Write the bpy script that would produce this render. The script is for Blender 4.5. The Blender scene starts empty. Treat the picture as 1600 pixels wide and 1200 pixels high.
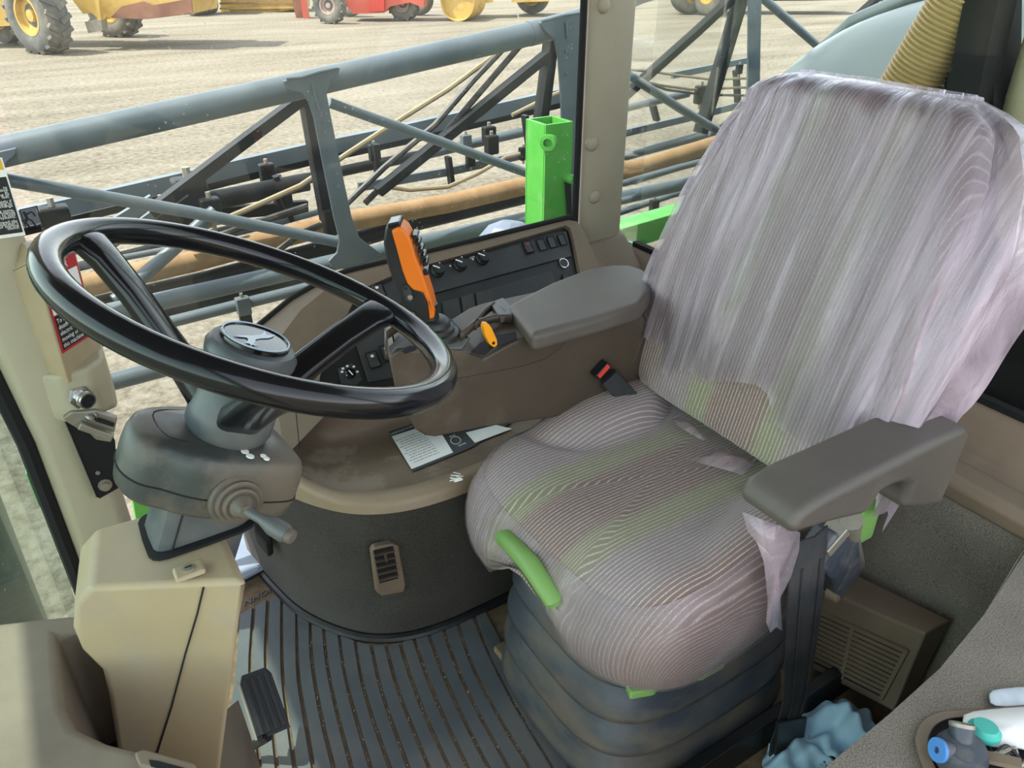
import bpy, bmesh, math, random
from mathutils import Vector as V, Matrix
random.seed(7)
sc = bpy.context.scene
COL = sc.collection
R_ = math.radians
# ------------------------------------------------------------------ camera
# world = the machine: X towards its rear, Y towards its right side, Z up, cab floor at Z=0
CAM = V((0, 0, 1.22)); YAW = R_(58); PIT = R_(30); FPX = 1200.0
fh = V((math.cos(YAW), math.sin(YAW), 0)); RT = V((math.sin(YAW), -math.cos(YAW), 0))
FW = fh*math.cos(PIT) + V((0, 0, -math.sin(PIT))); UP = RT.cross(FW)
cd = bpy.data.cameras.new('camera'); cam = bpy.data.objects.new('camera', cd); COL.objects.link(cam)
cd.sensor_width = 36; cd.lens = FPX/1600*36; cd.clip_start = .01; cd.clip_end = 500
cam.matrix_world = Matrix(((RT.x, UP.x, -FW.x, CAM.x), (RT.y, UP.y, -FW.y, CAM.y), (RT.z, UP.z, -FW.z, CAM.z), (0, 0, 0, 1)))
sc.camera = cam
# ------------------------------------------------------------------ light
SUN_DIR = V((-.93, .30, 1.75)).normalized()
w = bpy.data.worlds.new('sky'); sc.world = w; w.use_nodes = True
nt = w.node_tree; bg = nt.nodes['Background']
sky = nt.nodes.new('ShaderNodeTexSky'); sky.sky_type = 'NISHITA'; sky.sun_disc = False
sky.sun_elevation = math.asin(SUN_DIR.z); sky.sun_rotation = math.atan2(SUN_DIR.x, SUN_DIR.y)
sky.air_density = 1.0; sky.dust_density = .4; sky.ozone_density = 1.0
hs_ = nt.nodes.new('ShaderNodeHueSaturation'); hs_.inputs['Saturation'].default_value = .3; nt.links.new(sky.outputs[0], hs_.inputs['Color']); nt.links.new(hs_.outputs[0], bg.inputs[0]); bg.inputs[1].default_value = .42
sl = bpy.data.lights.new('sun', 'SUN'); sl.energy = 6.0; sl.angle = R_(.6); sl.color = (1, .95, .86)
so = bpy.data.objects.new('sun', sl); COL.objects.link(so)
so.rotation_euler = SUN_DIR.to_track_quat('Z', 'Y').to_euler()
vs = sc.view_settings; vs.view_transform = 'Standard'; vs.look = 'None'; vs.gamma = 1; vs.exposure = .6
vs.use_curve_mapping = False

# ------------------------------------------------------------------ pixel anchors to places in the cab
def ray(u, v): return FW + RT*((u-800)/FPX) + UP*((600-v)/FPX)
def PX(u, v, x): d = ray(u, v); return CAM + d*((x-CAM.x)/d.x)
def PY(u, v, y): d = ray(u, v); return CAM + d*((y-CAM.y)/d.y)
def PZ(u, v, z): d = ray(u, v); return CAM + d*((z-CAM.z)/d.z)
def PN(u, v, o, n): d = ray(u, v); return CAM + d*(((o-CAM).dot(n))/d.dot(n))

# ------------------------------------------------------------------ mesh helpers
def basis(n, up=None):
    n = V(n).normalized(); up = V(up) if up is not None else (V((0, 0, 1)) if abs(n.z) < .9 else V((1, 0, 0)))
    a = up.cross(n).normalized(); return a, n.cross(a).normalized(), n
class M:
    def __init__(s): s.v = []; s.f = []
    def add(s, vs, fs):
        k = len(s.v); s.v += [V(p) for p in vs]; s.f += [[i+k for i in f] for f in fs]; return s
    def hexa(s, p):   # 4 bottom, 4 top
        return s.add(p, [(3, 2, 1, 0), (4, 5, 6, 7), (0, 1, 5, 4), (1, 2, 6, 5), (2, 3, 7, 6), (3, 0, 4, 7)])
    def box(s, c, d, ax=None):
        c = V(c); X, Y, Z = ax if ax else (V((1, 0, 0)), V((0, 1, 0)), V((0, 0, 1)))
        a, b, h = [t/2 for t in d]
        return s.hexa([c+X*(i*a)+Y*(j*b)+Z*(k*h) for k in (-1, 1) for i, j in ((-1, -1), (1, -1), (1, 1), (-1, 1))])
    def loft(s, rings, cap=True, closed=True):
        n = len(rings[0]); vs = [p for r in rings for p in r]; fs = []
        for i in range(len(rings)-1):
            for j in range(n if closed else n-1):
                k = (j+1) % n; fs.append((i*n+j, i*n+k, (i+1)*n+k, (i+1)*n+j))
        if cap and closed: fs += [tuple(range(n-1, -1, -1)), tuple(range((len(rings)-1)*n, len(rings)*n))]
        return s.add(vs, fs)
    def tube(s, pts, r, n=12, closed=False, sq=None, up=None, cap=True):
        pts = [V(p) for p in pts]; m = len(pts); rs = r if isinstance(r, (list, tuple)) else [r]*m
        T = []
        for i in range(m):
            a = pts[i-1] if (closed or i > 0) else pts[i]; b = pts[(i+1) % m] if (closed or i < m-1) else pts[i]
            T.append((b-a).normalized())
        A = basis(T[0], up)[0]; rings = []
        for i in range(m):
            A = (A-T[i]*A.dot(T[i])).normalized(); B = T[i].cross(A)
            if sq: w_, h_ = sq; rings.append([pts[i]+A*(x*w_*rs[i])+B*(y*h_*rs[i]) for x, y in ((-1, -1), (1, -1), (1, 1), (-1, 1))])
            else: rings.append([pts[i]+A*(math.cos(q)*rs[i])+B*(math.sin(q)*rs[i]) for q in [2*math.pi*k/n for k in range(n)]])
        if closed: rings.append(rings[0]); return s.loft(rings, cap=False)
        return s.loft(rings, cap=cap)
    def prism(s, poly, vec):
        vec = V(vec); a = [V(p) for p in poly]; n = len(a)
        nn = V((0, 0, 0))
        for i in range(n): nn += (a[i]-a[0]).cross(a[(i+1) % n]-a[0])
        if nn.dot(vec) < 0: a = a[::-1]
        return s.loft([a, [p+vec for p in a]])
    def lathe(s, o, ax, prof, n=24, up=None):
        A, B, N = basis(ax, up); o = V(o)
        rings = [[o+N*h+(A*math.cos(q)+B*math.sin(q))*r for q in [2*math.pi*k/n for k in range(n)]] for r, h in prof]
        return s.loft(rings)
    def grid(s, rows):
        m = len(rows[0]); fs = []
        for i in range(len(rows)-1):
            for j in range(m-1): fs.append((i*m+j, i*m+j+1, (i+1)*m+j+1, (i+1)*m+j))
        return s.add([p for r in rows for p in r], fs)
OFF = {}
def ob(name, m, mt, parent=None, bevel=0, seg=3, sub=0, ang=40, origin=None, solid=0, label=None, recalc=True, kind=None, attr=None):
    if parent is not None: o0 = OFF[parent]
    elif origin is not None: o0 = V(origin)
    else:
        o0 = V((sum(p.x for p in m.v)/len(m.v), sum(p.y for p in m.v)/len(m.v), min(p.z for p in m.v)))
    me = bpy.data.meshes.new(name); me.from_pydata([p-o0 for p in m.v], [], m.f)
    if recalc:
        b = bmesh.new(); b.from_mesh(me); bmesh.ops.remove_doubles(b, verts=b.verts, dist=1e-6); bmesh.ops.recalc_face_normals(b, faces=b.faces); b.to_mesh(me); b.free()
    me.update()
    if attr:
        at_ = me.attributes.new('lat', 'FLOAT', 'POINT')
        for i, q in enumerate(me.vertices): at_.data[i].value = attr(q.co+o0)
    for p in me.polygons: p.use_smooth = True
    if not bevel and not sub: me.set_sharp_from_angle(angle=R_(ang))
    o = bpy.data.objects.new(name, me); COL.objects.link(o)
    if mt is not None: me.materials.append(mt)
    if solid:
        md = o.modifiers.new('solid', 'SOLIDIFY'); md.thickness = solid; md.offset = 0
    if bevel:
        md = o.modifiers.new('bevel', 'BEVEL'); md.width = bevel; md.segments = seg; md.limit_method = 'ANGLE'; md.angle_limit = R_(32); md.harden_normals = True
    if sub:
        md = o.modifiers.new('sub', 'SUBSURF'); md.levels = sub; md.render_levels = sub
    if parent is not None: o.parent = parent
    else: o.location = o0
    OFF[o] = o0
    if label: o['label'] = label
    if kind: o['kind'] = kind
    return o
def thing(name, label, cat, loc, group=None):
    o = bpy.data.objects.new(name, None); COL.objects.link(o); o.location = loc; o.empty_display_size = .05
    o['label'] = label; o['category'] = cat
    if group: o['group'] = group
    OFF[o] = V(loc); return o
def tag(o, label, cat, group=None):
    o['label'] = label; o['category'] = cat
    if group: o['group'] = group
    return o
def st(name, m, mt, label=None, **k):
    o = ob(name, m, mt, **k); o['kind'] = 'structure'
    if label: o['label'] = label
    return o
def text(name, s, o, xd, yd, size, mt, parent=None, lift=.0006, align='LEFT', label=None, ext=0):
    """lettering as a flat mesh: origin o, reading direction xd, up direction yd"""
    cu = bpy.data.curves.new(name, 'FONT'); cu.body = s; cu.size = size; cu.align_x = align; cu.space_line = .95; cu.extrude = ext; cu.resolution_u = 2
    t = bpy.data.objects.new('tmp', cu); COL.objects.link(t)
    dg = bpy.context.evaluated_depsgraph_get(); me0 = bpy.data.meshes.new_from_object(t.evaluated_get(dg))
    xd = V(xd).normalized(); yd = V(yd).normalized(); zd = xd.cross(yd).normalized(); o = V(o)
    m = M(); m.add([o+xd*q.co.x+yd*q.co.y+zd*(q.co.z+lift) for q in me0.vertices], [list(p.vertices) for p in me0.polygons])
    bpy.data.objects.remove(t); bpy.data.meshes.remove(me0); bpy.data.curves.remove(cu)
    return ob(name, m, mt, parent, label=label, recalc=False)

# ------------------------------------------------------------------ materials
def lin(c):
    return tuple(((x/255)/12.92 if x/255 <= .04045 else ((x/255+.055)/1.055)**2.4) for x in c)+(1,)
def newmat(name):
    m = bpy.data.materials.new(name); m.use_nodes = True; n = m.node_tree
    return m, n, n.nodes['Principled BSDF'], n.nodes['Material Output']
def N(n, t, **k):
    x = n.nodes.new(t)
    for a, b in k.items(): setattr(x, a, b)
    return x
def mat(name, c1, c2=None, rough=.5, scale=8, metal=0, bump=0, bscale=300, dust=None, damt=.5, dscale=6, spec=.5, coat=0, stretch=None, det=6, lo=.35, hi=.65, dlo=.45, dhi=.7, sheen=0):
    m, n, b, out = newmat(name); L = n.links.new
    tc = N(n, 'ShaderNodeTexCoord'); src = tc.outputs['Object']
    if stretch:
        mp = N(n, 'ShaderNodeMapping'); mp.inputs['Scale'].default_value = stretch; L(src, mp.inputs[0]); src = mp.outputs[0]
    no = N(n, 'ShaderNodeTexNoise'); no.inputs['Scale'].default_value = scale; no.inputs['Detail'].default_value = det; L(src, no.inputs[0])
    rp = N(n, 'ShaderNodeValToRGB'); rp.color_ramp.elements[0].position = lo; rp.color_ramp.elements[1].position = hi
    rp.color_ramp.elements[0].color = lin(c1); rp.color_ramp.elements[1].color = lin(c2 or tuple(min(255, x*1.08+2) for x in c1)); L(no.outputs[0], rp.inputs[0])
    col = rp.outputs[0]
    b.inputs['Roughness'].default_value = rough
    if dust:
        d = N(n, 'ShaderNodeTexNoise'); d.inputs['Scale'].default_value = dscale; d.inputs['Detail'].default_value = 8; d.inputs['Roughness'].default_value = .65; L(src, d.inputs[0])
        mr = N(n, 'ShaderNodeMapRange'); mr.inputs[1].default_value = dlo; mr.inputs[2].default_value = dhi; mr.inputs[4].default_value = damt; L(d.outputs[0], mr.inputs[0])
        mx = N(n, 'ShaderNodeMixRGB'); L(mr.outputs[0], mx.inputs[0]); L(col, mx.inputs[1]); mx.inputs[2].default_value = lin(dust); col = mx.outputs[0]
        r2 = N(n, 'ShaderNodeMapRange'); r2.inputs[3].default_value = rough; r2.inputs[4].default_value = min(1, rough+.35); L(mr.outputs[0], r2.inputs[0]); L(r2.outputs[0], b.inputs['Roughness'])
    L(col, b.inputs['Base Color'])
    b.inputs['Metallic'].default_value = metal; b.inputs['Specular IOR Level'].default_value = spec
    b.inputs['Coat Weight'].default_value = coat
    if sheen: b.inputs['Sheen Weight'].default_value = sheen
    if bump:
        bn = N(n, 'ShaderNodeTexNoise'); bn.inputs['Scale'].default_value = bscale; bn.inputs['Detail'].default_value = 3; L(tc.outputs['Object'], bn.inputs[0])
        bp = N(n, 'ShaderNodeBump'); bp.inputs['Strength'].default_value = bump; bp.inputs['Distance'].default_value = .002; L(bn.outputs[0], bp.inputs['Height']); L(bp.outputs[0], b.inputs['Normal'])
    return m
DUST = (172, 152, 126)
m_taupe = mat('taupe_plastic', (112, 97, 80), (122, 106, 88), rough=.55, bump=.12, bscale=900, dust=(150, 132, 108), damt=.35, dscale=5)
m_shelf = mat('dusty_shelf_plastic', (108, 92, 76), (124, 108, 90), rough=.6, bump=.12, bscale=900, dust=(150, 138, 122), damt=.6, dscale=7, dlo=.5, dhi=.56)
m_pillar = mat('pillar_plastic', (152, 142, 122), (158, 148, 128), rough=.6, bump=.1, bscale=1200)
m_pillar2 = mat('front_pillar_plastic', (172, 163, 138), (178, 169, 144), rough=.6, bump=.1, bscale=1200)
m_tan = mat('tan_plastic', (164, 146, 116), (174, 155, 124), rough=.5, bump=.08, bscale=900, dust=(190, 174, 148), damt=.4, dscale=9)
m_tan2 = mat('shelf_tan', (136, 118, 94), (146, 128, 104), rough=.5, bump=.08, bscale=900, dust=(160, 146, 126), damt=.4, dscale=9)
m_ped = mat('pedestal_plastic', (164, 146, 114), (172, 154, 122), rough=.48, bump=.06, bscale=900, dust=(150, 142, 134), damt=.6, dscale=7)
m_cowl = mat('cowl_plastic', (112, 100, 86), (124, 112, 98), rough=.6, bump=.06, bscale=900, dust=(146, 132, 112), damt=.5, dscale=4)
m_rest = mat('armrest_grey', (84, 78, 72), (92, 86, 78), rough=.45, bump=.15, bscale=1500, dust=(118, 108, 96), damt=.35, dscale=6)
m_box = mat('console_brown', (70, 60, 49), (78, 67, 55), rough=.5, bump=.1, bscale=1200, dust=(132, 120, 104), damt=.35, dscale=9, dlo=.55, dhi=.8)
m_grey = mat('dark_grey_plastic', (70, 76, 80), (80, 86, 88), rough=.36, bump=.06, bscale=1200, dust=(122, 116, 106), damt=.5, dscale=9)
m_shroud = mat('dusty_column_plastic', (56, 60, 60), (66, 68, 64), rough=.34, bump=.05, bscale=900, dust=(108, 96, 82), damt=.75, dscale=9, dlo=.44, dhi=.58)
m_black = mat('black_plastic', (24, 26, 28), (30, 32, 34), rough=.42, bump=.05, bscale=1500, dust=(80, 78, 72), damt=.2, dscale=8)
m_gloss = mat('gloss_black', (20, 21, 24), rough=.16, spec=.5)
m_rim = mat('black_rim', (17, 18, 21), (21, 22, 26), rough=.15, spec=.45)
m_dark = mat('matt_black', (14, 14, 15), rough=.85)
m_rubber = mat('rubber_mat', (84, 88, 91), (98, 102, 105), rough=.40, scale=6, dust=(140, 128, 112), damt=.5, dscale=4, dlo=.48, dhi=.75, bump=.12, bscale=600)
m_dirt = mat('floor_dirt', (112, 92, 70), (140, 118, 92), rough=.95, scale=40, bump=.6, bscale=350, dust=(70, 66, 60), damt=.5, dscale=14)
m_bell = mat('bellows_rubber', (58, 64, 72), (68, 74, 81), rough=.42, scale=6, dust=(112, 100, 84), damt=.65, dscale=8, dlo=.42, dhi=.62, stretch=(1, 1, 2.5))
m_white = mat('white_print', (232, 232, 226), rough=.6)
m_ink = mat('black_print', (26, 26, 28), rough=.6)
m_red = mat('red_print', (176, 34, 44), rough=.5)
m_yel = mat('yellow_print', (222, 172, 30), rough=.5)
m_chrome = mat('chrome', (200, 200, 198), rough=.22, metal=1)
m_steel = mat('dull_steel', (150, 146, 136), (170, 164, 150), rough=.5, metal=.7, dust=(150, 130, 100), damt=.5, dscale=40)
m_orange = mat('orange_plastic', (226, 112, 18), (230, 118, 24), rough=.4)
m_amber = mat('amber_lever', (244, 156, 24), rough=.4)
m_sgreen = mat('seat_green', (118, 164, 84), (130, 174, 96), rough=.45, dust=(150, 170, 110), damt=.3)
m_green = mat('machine_green', (72, 158, 56), (84, 166, 68), rough=.35, coat=.2, dust=(160, 178, 130), damt=.35, dscale=12, dlo=.52, dhi=.8)
m_boom = mat('boom_grey', (80, 90, 96), (92, 102, 108), rough=.42, dust=(122, 122, 117), damt=.3, dscale=9, dlo=.5, dhi=.8)
m_boomd = mat('boom_dark', (20, 21, 23), (28, 29, 31), rough=.5, dust=(80, 74, 66), damt=.25, dscale=14, dlo=.55, dhi=.85, spec=.2)
m_hose = mat('black_hose', (18, 18, 20), (26, 26, 28), rough=.5, dust=(140, 128, 108), damt=.35, dscale=20)
m_rust = mat('tan_pipe', (140, 108, 72), (158, 126, 88), rough=.7, scale=14, dust=(120, 92, 64), damt=.5, dscale=30)
m_hosetan = mat('tan_hose', (128, 114, 88), (142, 128, 100), rough=.6)
m_webb = mat('belt_webbing', (30, 32, 36), (40, 42, 46), rough=.75, scale=400, dust=(90, 84, 76), damt=.3, dscale=9)
m_blue = mat('blue_rag', (168, 204, 226), (186, 218, 236), rough=.85, scale=20, dust=(30, 32, 36), damt=.95, dscale=14, dlo=.60, dhi=.63)
m_paper = mat('paper', (226, 226, 222), (240, 238, 232), rough=.8, scale=12, bump=.3, bscale=40)
m_book = mat('booklet_cover', (112, 126, 144), (132, 144, 160), rough=.5, scale=8)
m_teal = mat('teal_rubber', (70, 176, 160), rough=.6)
m_bcap = mat('blue_cap', (70, 128, 190), rough=.5)
m_fit = mat('dark_fitting', (58, 64, 72), (70, 76, 84), rough=.4, dust=(140, 132, 120), damt=.4, dscale=30)
m_cat = mat('yellow_paint', (176, 142, 66), (192, 158, 84), rough=.55, scale=1.2, dust=(120, 84, 50), damt=.6, dscale=1.5, dlo=.5, dhi=.7)
m_catr = mat('rusty_blade', (110, 72, 56), (140, 96, 74), rough=.8, scale=1.5)
m_tyre = mat('tyre_rubber', (74, 74, 72), (92, 90, 86), rough=.85, scale=2, dust=(150, 140, 122), damt=.5, dscale=1.5)
m_rtel = mat('red_paint', (176, 72, 56), (188, 86, 68), rough=.5, scale=1)
m_tank = mat('tank_plastic', (62, 72, 72), (70, 80, 80), rough=.32, scale=2, dust=(92, 102, 100), damt=.3, dscale=3)
m_fender = mat('fender_plastic', (84, 98, 94), (96, 110, 106), rough=.35, dust=(180, 184, 176), damt=.5, dscale=9, dlo=.5, dhi=.75)
m_ribh = mat('corrugated_tan', (196, 164, 108), (208, 178, 122), rough=.5)
m_stack = mat('tan_stack', (200, 184, 146), (216, 202, 166), rough=.5, scale=6, stretch=(4, 4, .6))
def carpet(name, a, b):
    m, n, s, out = newmat(name); L = n.links.new
    tc = N(n, 'ShaderNodeTexCoord')
    no = N(n, 'ShaderNodeTexNoise'); no.inputs['Scale'].default_value = 620; no.inputs['Detail'].default_value = 3; L(tc.outputs['Object'], no.inputs[0])
    n2 = N(n, 'ShaderNodeTexNoise'); n2.inputs['Scale'].default_value = 7; L(tc.outputs['Object'], n2.inputs[0])
    ad = N(n, 'ShaderNodeMath', operation='MULTIPLY_ADD'); L(n2.outputs[0], ad.inputs[0]); ad.inputs[1].default_value = .35; L(no.outputs[0], ad.inputs[2])
    rp = N(n, 'ShaderNodeValToRGB'); rp.color_ramp.elements[0].position = .45; rp.color_ramp.elements[1].position = .92
    rp.color_ramp.elements[0].color = lin(a); rp.color_ramp.elements[1].color = lin(b); L(ad.outputs[0], rp.inputs[0]); L(rp.outputs[0], s.inputs['Base Color'])
    s.inputs['Roughness'].default_value = .95; s.inputs['Sheen Weight'].default_value = .15; s.inputs['Specular IOR Level'].default_value = .1
    bp = N(n, 'ShaderNodeBump'); bp.inputs['Strength'].default_value = .5; bp.inputs['Distance'].default_value = .002; L(no.outputs[0], bp.inputs['Height']); L(bp.outputs[0], s.inputs['Normal'])
    return m
m_carp = carpet('charcoal_carpet_dim', (36, 34, 31), (80, 76, 69))  # console copy of the carpet, its dimmer light put into the colour
m_carp2 = carpet('charcoal_carpet_lit', (84, 78, 70), (156, 147, 133))  # same carpet lightened, the brighter light at the rear put into its colour
def ground_mat():
    m, n, s, out = newmat('pale_gravel'); L = n.links.new; tc = N(n, 'ShaderNodeTexCoord')
    a = N(n, 'ShaderNodeTexNoise'); a.inputs['Scale'].default_value = 9; a.inputs['Detail'].default_value = 12; a.inputs['Roughness'].default_value = .82; L(tc.outputs['Object'], a.inputs[0])
    mp = N(n, 'ShaderNodeMapping'); mp.inputs['Rotation'].default_value = (0, 0, -.55); mp.inputs['Scale'].default_value = (.12, .6, 1); L(tc.outputs['Object'], mp.inputs[0])
    b2 = N(n, 'ShaderNodeTexNoise'); b2.inputs['Scale'].default_value = 1.6; b2.inputs['Detail'].default_value = 7; L(mp.outputs[0], b2.inputs[0])
    ad = N(n, 'ShaderNodeMath', operation='MULTIPLY_ADD'); L(b2.outputs[0], ad.inputs[0]); ad.inputs[1].default_value = .32; L(a.outputs[0], ad.inputs[2])
    rp = N(n, 'ShaderNodeValToRGB'); e = rp.color_ramp.elements; e[0].position = .52; e[1].position = .80
    e[0].color = lin((92, 83, 69)); e[1].color = lin((152, 144, 130)); x = e.new(.65); x.color = lin((126, 118, 104)); L(ad.outputs[0], rp.inputs[0]); L(rp.outputs[0], s.inputs['Base Color'])
    s.inputs['Roughness'].default_value = .95; s.inputs['Specular IOR Level'].default_value = .1
    bp = N(n, 'ShaderNodeBump'); bp.inputs['Strength'].default_value = .7; bp.inputs['Distance'].default_value = .05; L(a.outputs[0], bp.inputs['Height']); L(bp.outputs[0], s.inputs['Normal'])
    return m
m_ground = ground_mat()
def glass_mat(name, tint, dirt=.5, thr=.80, haze=.03, gl=.9):
    m, n, s, out = newmat(name); L = n.links.new; n.nodes.remove(s)
    tr = N(n, 'ShaderNodeBsdfTransparent'); tr.inputs[0].default_value = lin(tint)
    g = N(n, 'ShaderNodeBsdfGlossy'); g.inputs['Roughness'].default_value = .03; g.inputs[0].default_value = (.9, .95, .93, 1)
    fr = N(n, 'ShaderNodeFresnel'); fr.inputs[0].default_value = 1.45
    mu = N(n, 'ShaderNodeMath', operation='MULTIPLY'); mu.inputs[1].default_value = gl; L(fr.outputs[0], mu.inputs[0])
    mx = N(n, 'ShaderNodeMixShader'); L(mu.outputs[0], mx.inputs[0]); L(tr.outputs[0], mx.inputs[1]); L(g.outputs[0], mx.inputs[2])
    tc = N(n, 'ShaderNodeTexCoord')
    vo = N(n, 'ShaderNodeTexVoronoi'); vo.inputs['Scale'].default_value = 70; L(tc.outputs['Object'], vo.inputs[0])
    no = N(n, 'ShaderNodeTexNoise'); no.inputs['Scale'].default_value = 5; no.inputs['Detail'].default_value = 6; L(tc.outputs['Object'], no.inputs[0])
    # dust specks: small voronoi cores, where the broad noise is high
    lt = N(n, 'ShaderNodeMapRange'); lt.inputs[1].default_value = .16; lt.inputs[2].default_value = .06; lt.inputs[3].default_value = 0; lt.inputs[4].default_value = 1; L(vo.outputs['Distance'], lt.inputs[0])
    hi = N(n, 'ShaderNodeMapRange'); hi.inputs[1].default_value = .5; hi.inputs[2].default_value = .62; L(no.outputs[0], hi.inputs[0])
    p = N(n, 'ShaderNodeMath', operation='MULTIPLY'); L(lt.outputs[0], p.inputs[0]); L(hi.outputs[0], p.inputs[1])
    p2 = N(n, 'ShaderNodeMath', operation='MULTIPLY_ADD'); L(p.outputs[0], p2.inputs[0]); p2.inputs[1].default_value = dirt; p2.inputs[2].default_value = haze
    df = N(n, 'ShaderNodeBsdfDiffuse'); df.inputs[0].default_value = (.75, .74, .68, 1)
    m2 = N(n, 'ShaderNodeMixShader'); L(p2.outputs[0], m2.inputs[0]); L(mx.outputs[0], m2.inputs[1]); L(df.outputs[0], m2.inputs[2]); L(m2.outputs[0], out.inputs[0])
    return m
m_glass = glass_mat('cab_glass', (250, 253, 251), haze=.012, gl=.7)
m_glassf = glass_mat('windscreen_glass', (214, 236, 226), dirt=.6, haze=.012, gl=.35)
m_glassr = glass_mat('rear_glass', (248, 252, 250), dirt=.3, haze=.0, gl=.35)
def fabric_mat():
    """ribbed seat cloth: pale dashed lines running front to back, green and lilac bands across the width"""
    m, n, s, out = newmat('striped_seat_cloth'); L = n.links.new; tc = N(n, 'ShaderNodeTexCoord')
    sp = N(n, 'ShaderNodeSeparateXYZ'); L(tc.outputs['Object'], sp.inputs[0])
    # lateral position from the seat's middle, turned a little
    la = N(n, 'ShaderNodeAttribute', attribute_name='lat'); y = N(n, 'ShaderNodeMath', operation='MULTIPLY_ADD'); L(sp.outputs[0], y.inputs[0]); y.inputs[1].default_value = .06; L(la.outputs['Fac'], y.inputs[2])
    nw = N(n, 'ShaderNodeTexNoise'); nw.inputs['Scale'].default_value = 3; L(tc.outputs['Object'], nw.inputs[0])
    f = N(n, 'ShaderNodeMath', operation='PINGPONG'); L(y.outputs[0], f.inputs[0]); f.inputs[1].default_value = .0034
    mr = N(n, 'ShaderNodeMapRange'); mr.inputs[1].default_value = .0020; mr.inputs[2].default_value = .0031; L(f.outputs[0], mr.inputs[0])
    no = N(n, 'ShaderNodeTexNoise'); no.inputs['Scale'].default_value = 520; no.inputs['Detail'].default_value = 1; L(tc.outputs['Object'], no.inputs[0])
    n3 = N(n, 'ShaderNodeMapRange'); n3.inputs[1].default_value = .36; n3.inputs[2].default_value = .56; n3.inputs[3].default_value = .35; L(no.outputs[0], n3.inputs[0])
    k = N(n, 'ShaderNodeMath', operation='MULTIPLY'); L(mr.outputs[0], k.inputs[0]); L(n3.outputs[0], k.inputs[1])
    # band colours over the width (-.28 near side .. +.28 far side)
    u = N(n, 'ShaderNodeMapRange'); u.inputs[1].default_value = -.3; u.inputs[2].default_value = .3; L(y.outputs[0], u.inputs[0])
    rp = N(n, 'ShaderNodeValToRGB'); cr = rp.color_ramp; brown = (132, 108, 100); lil = (146, 132, 132); grn = (138, 136, 106)
    stops = [(0, brown), (.12, brown), (.2, lil), (.30, lil), (.33, grn), (.385, grn), (.41, brown), (.53, (126, 104, 98)), (.575, brown), (.60, grn), (.65, grn), (.68, lil), (.78, lil), (.84, brown), (1, brown)]
    cr.elements[0].position = 0; cr.elements[0].color = lin(stops[0][1]); cr.elements[1].position = 1; cr.elements[1].color = lin(stops[-1][1])
    for p, c in stops[1:-1]: e = cr.elements.new(p); e.color = lin(c)
    L(u.outputs[0], rp.inputs[0])
    ds = N(n, 'ShaderNodeMapRange'); ds.inputs[1].default_value = .4; ds.inputs[2].default_value = .65; ds.inputs[4].default_value = .4; L(nw.outputs[0], ds.inputs[0])
    m0 = N(n, 'ShaderNodeMixRGB'); L(ds.outputs[0], m0.inputs[0]); L(rp.outputs[0], m0.inputs[1]); m0.inputs[2].default_value = lin((158, 146, 138))
    mx = N(n, 'ShaderNodeMixRGB'); L(k.outputs[0], mx.inputs[0]); L(m0.outputs[0], mx.inputs[1]); mx.inputs[2].default_value = lin((206, 196, 188)); L(mx.outputs[0], s.inputs['Base Color'])
    s.inputs['Roughness'].default_value = .9; s.inputs['Sheen Weight'].default_value = .35; s.inputs['Sheen Roughness'].default_value = .5; s.inputs['Specular IOR Level'].default_value = .1
    bp = N(n, 'ShaderNodeBump'); bp.inputs['Strength'].default_value = .5; bp.inputs['Distance'].default_value = .002; L(k.outputs[0], bp.inputs['Height']); L(bp.outputs[0], s.inputs['Normal'])
    return m
m_fab = fabric_mat()
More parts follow.
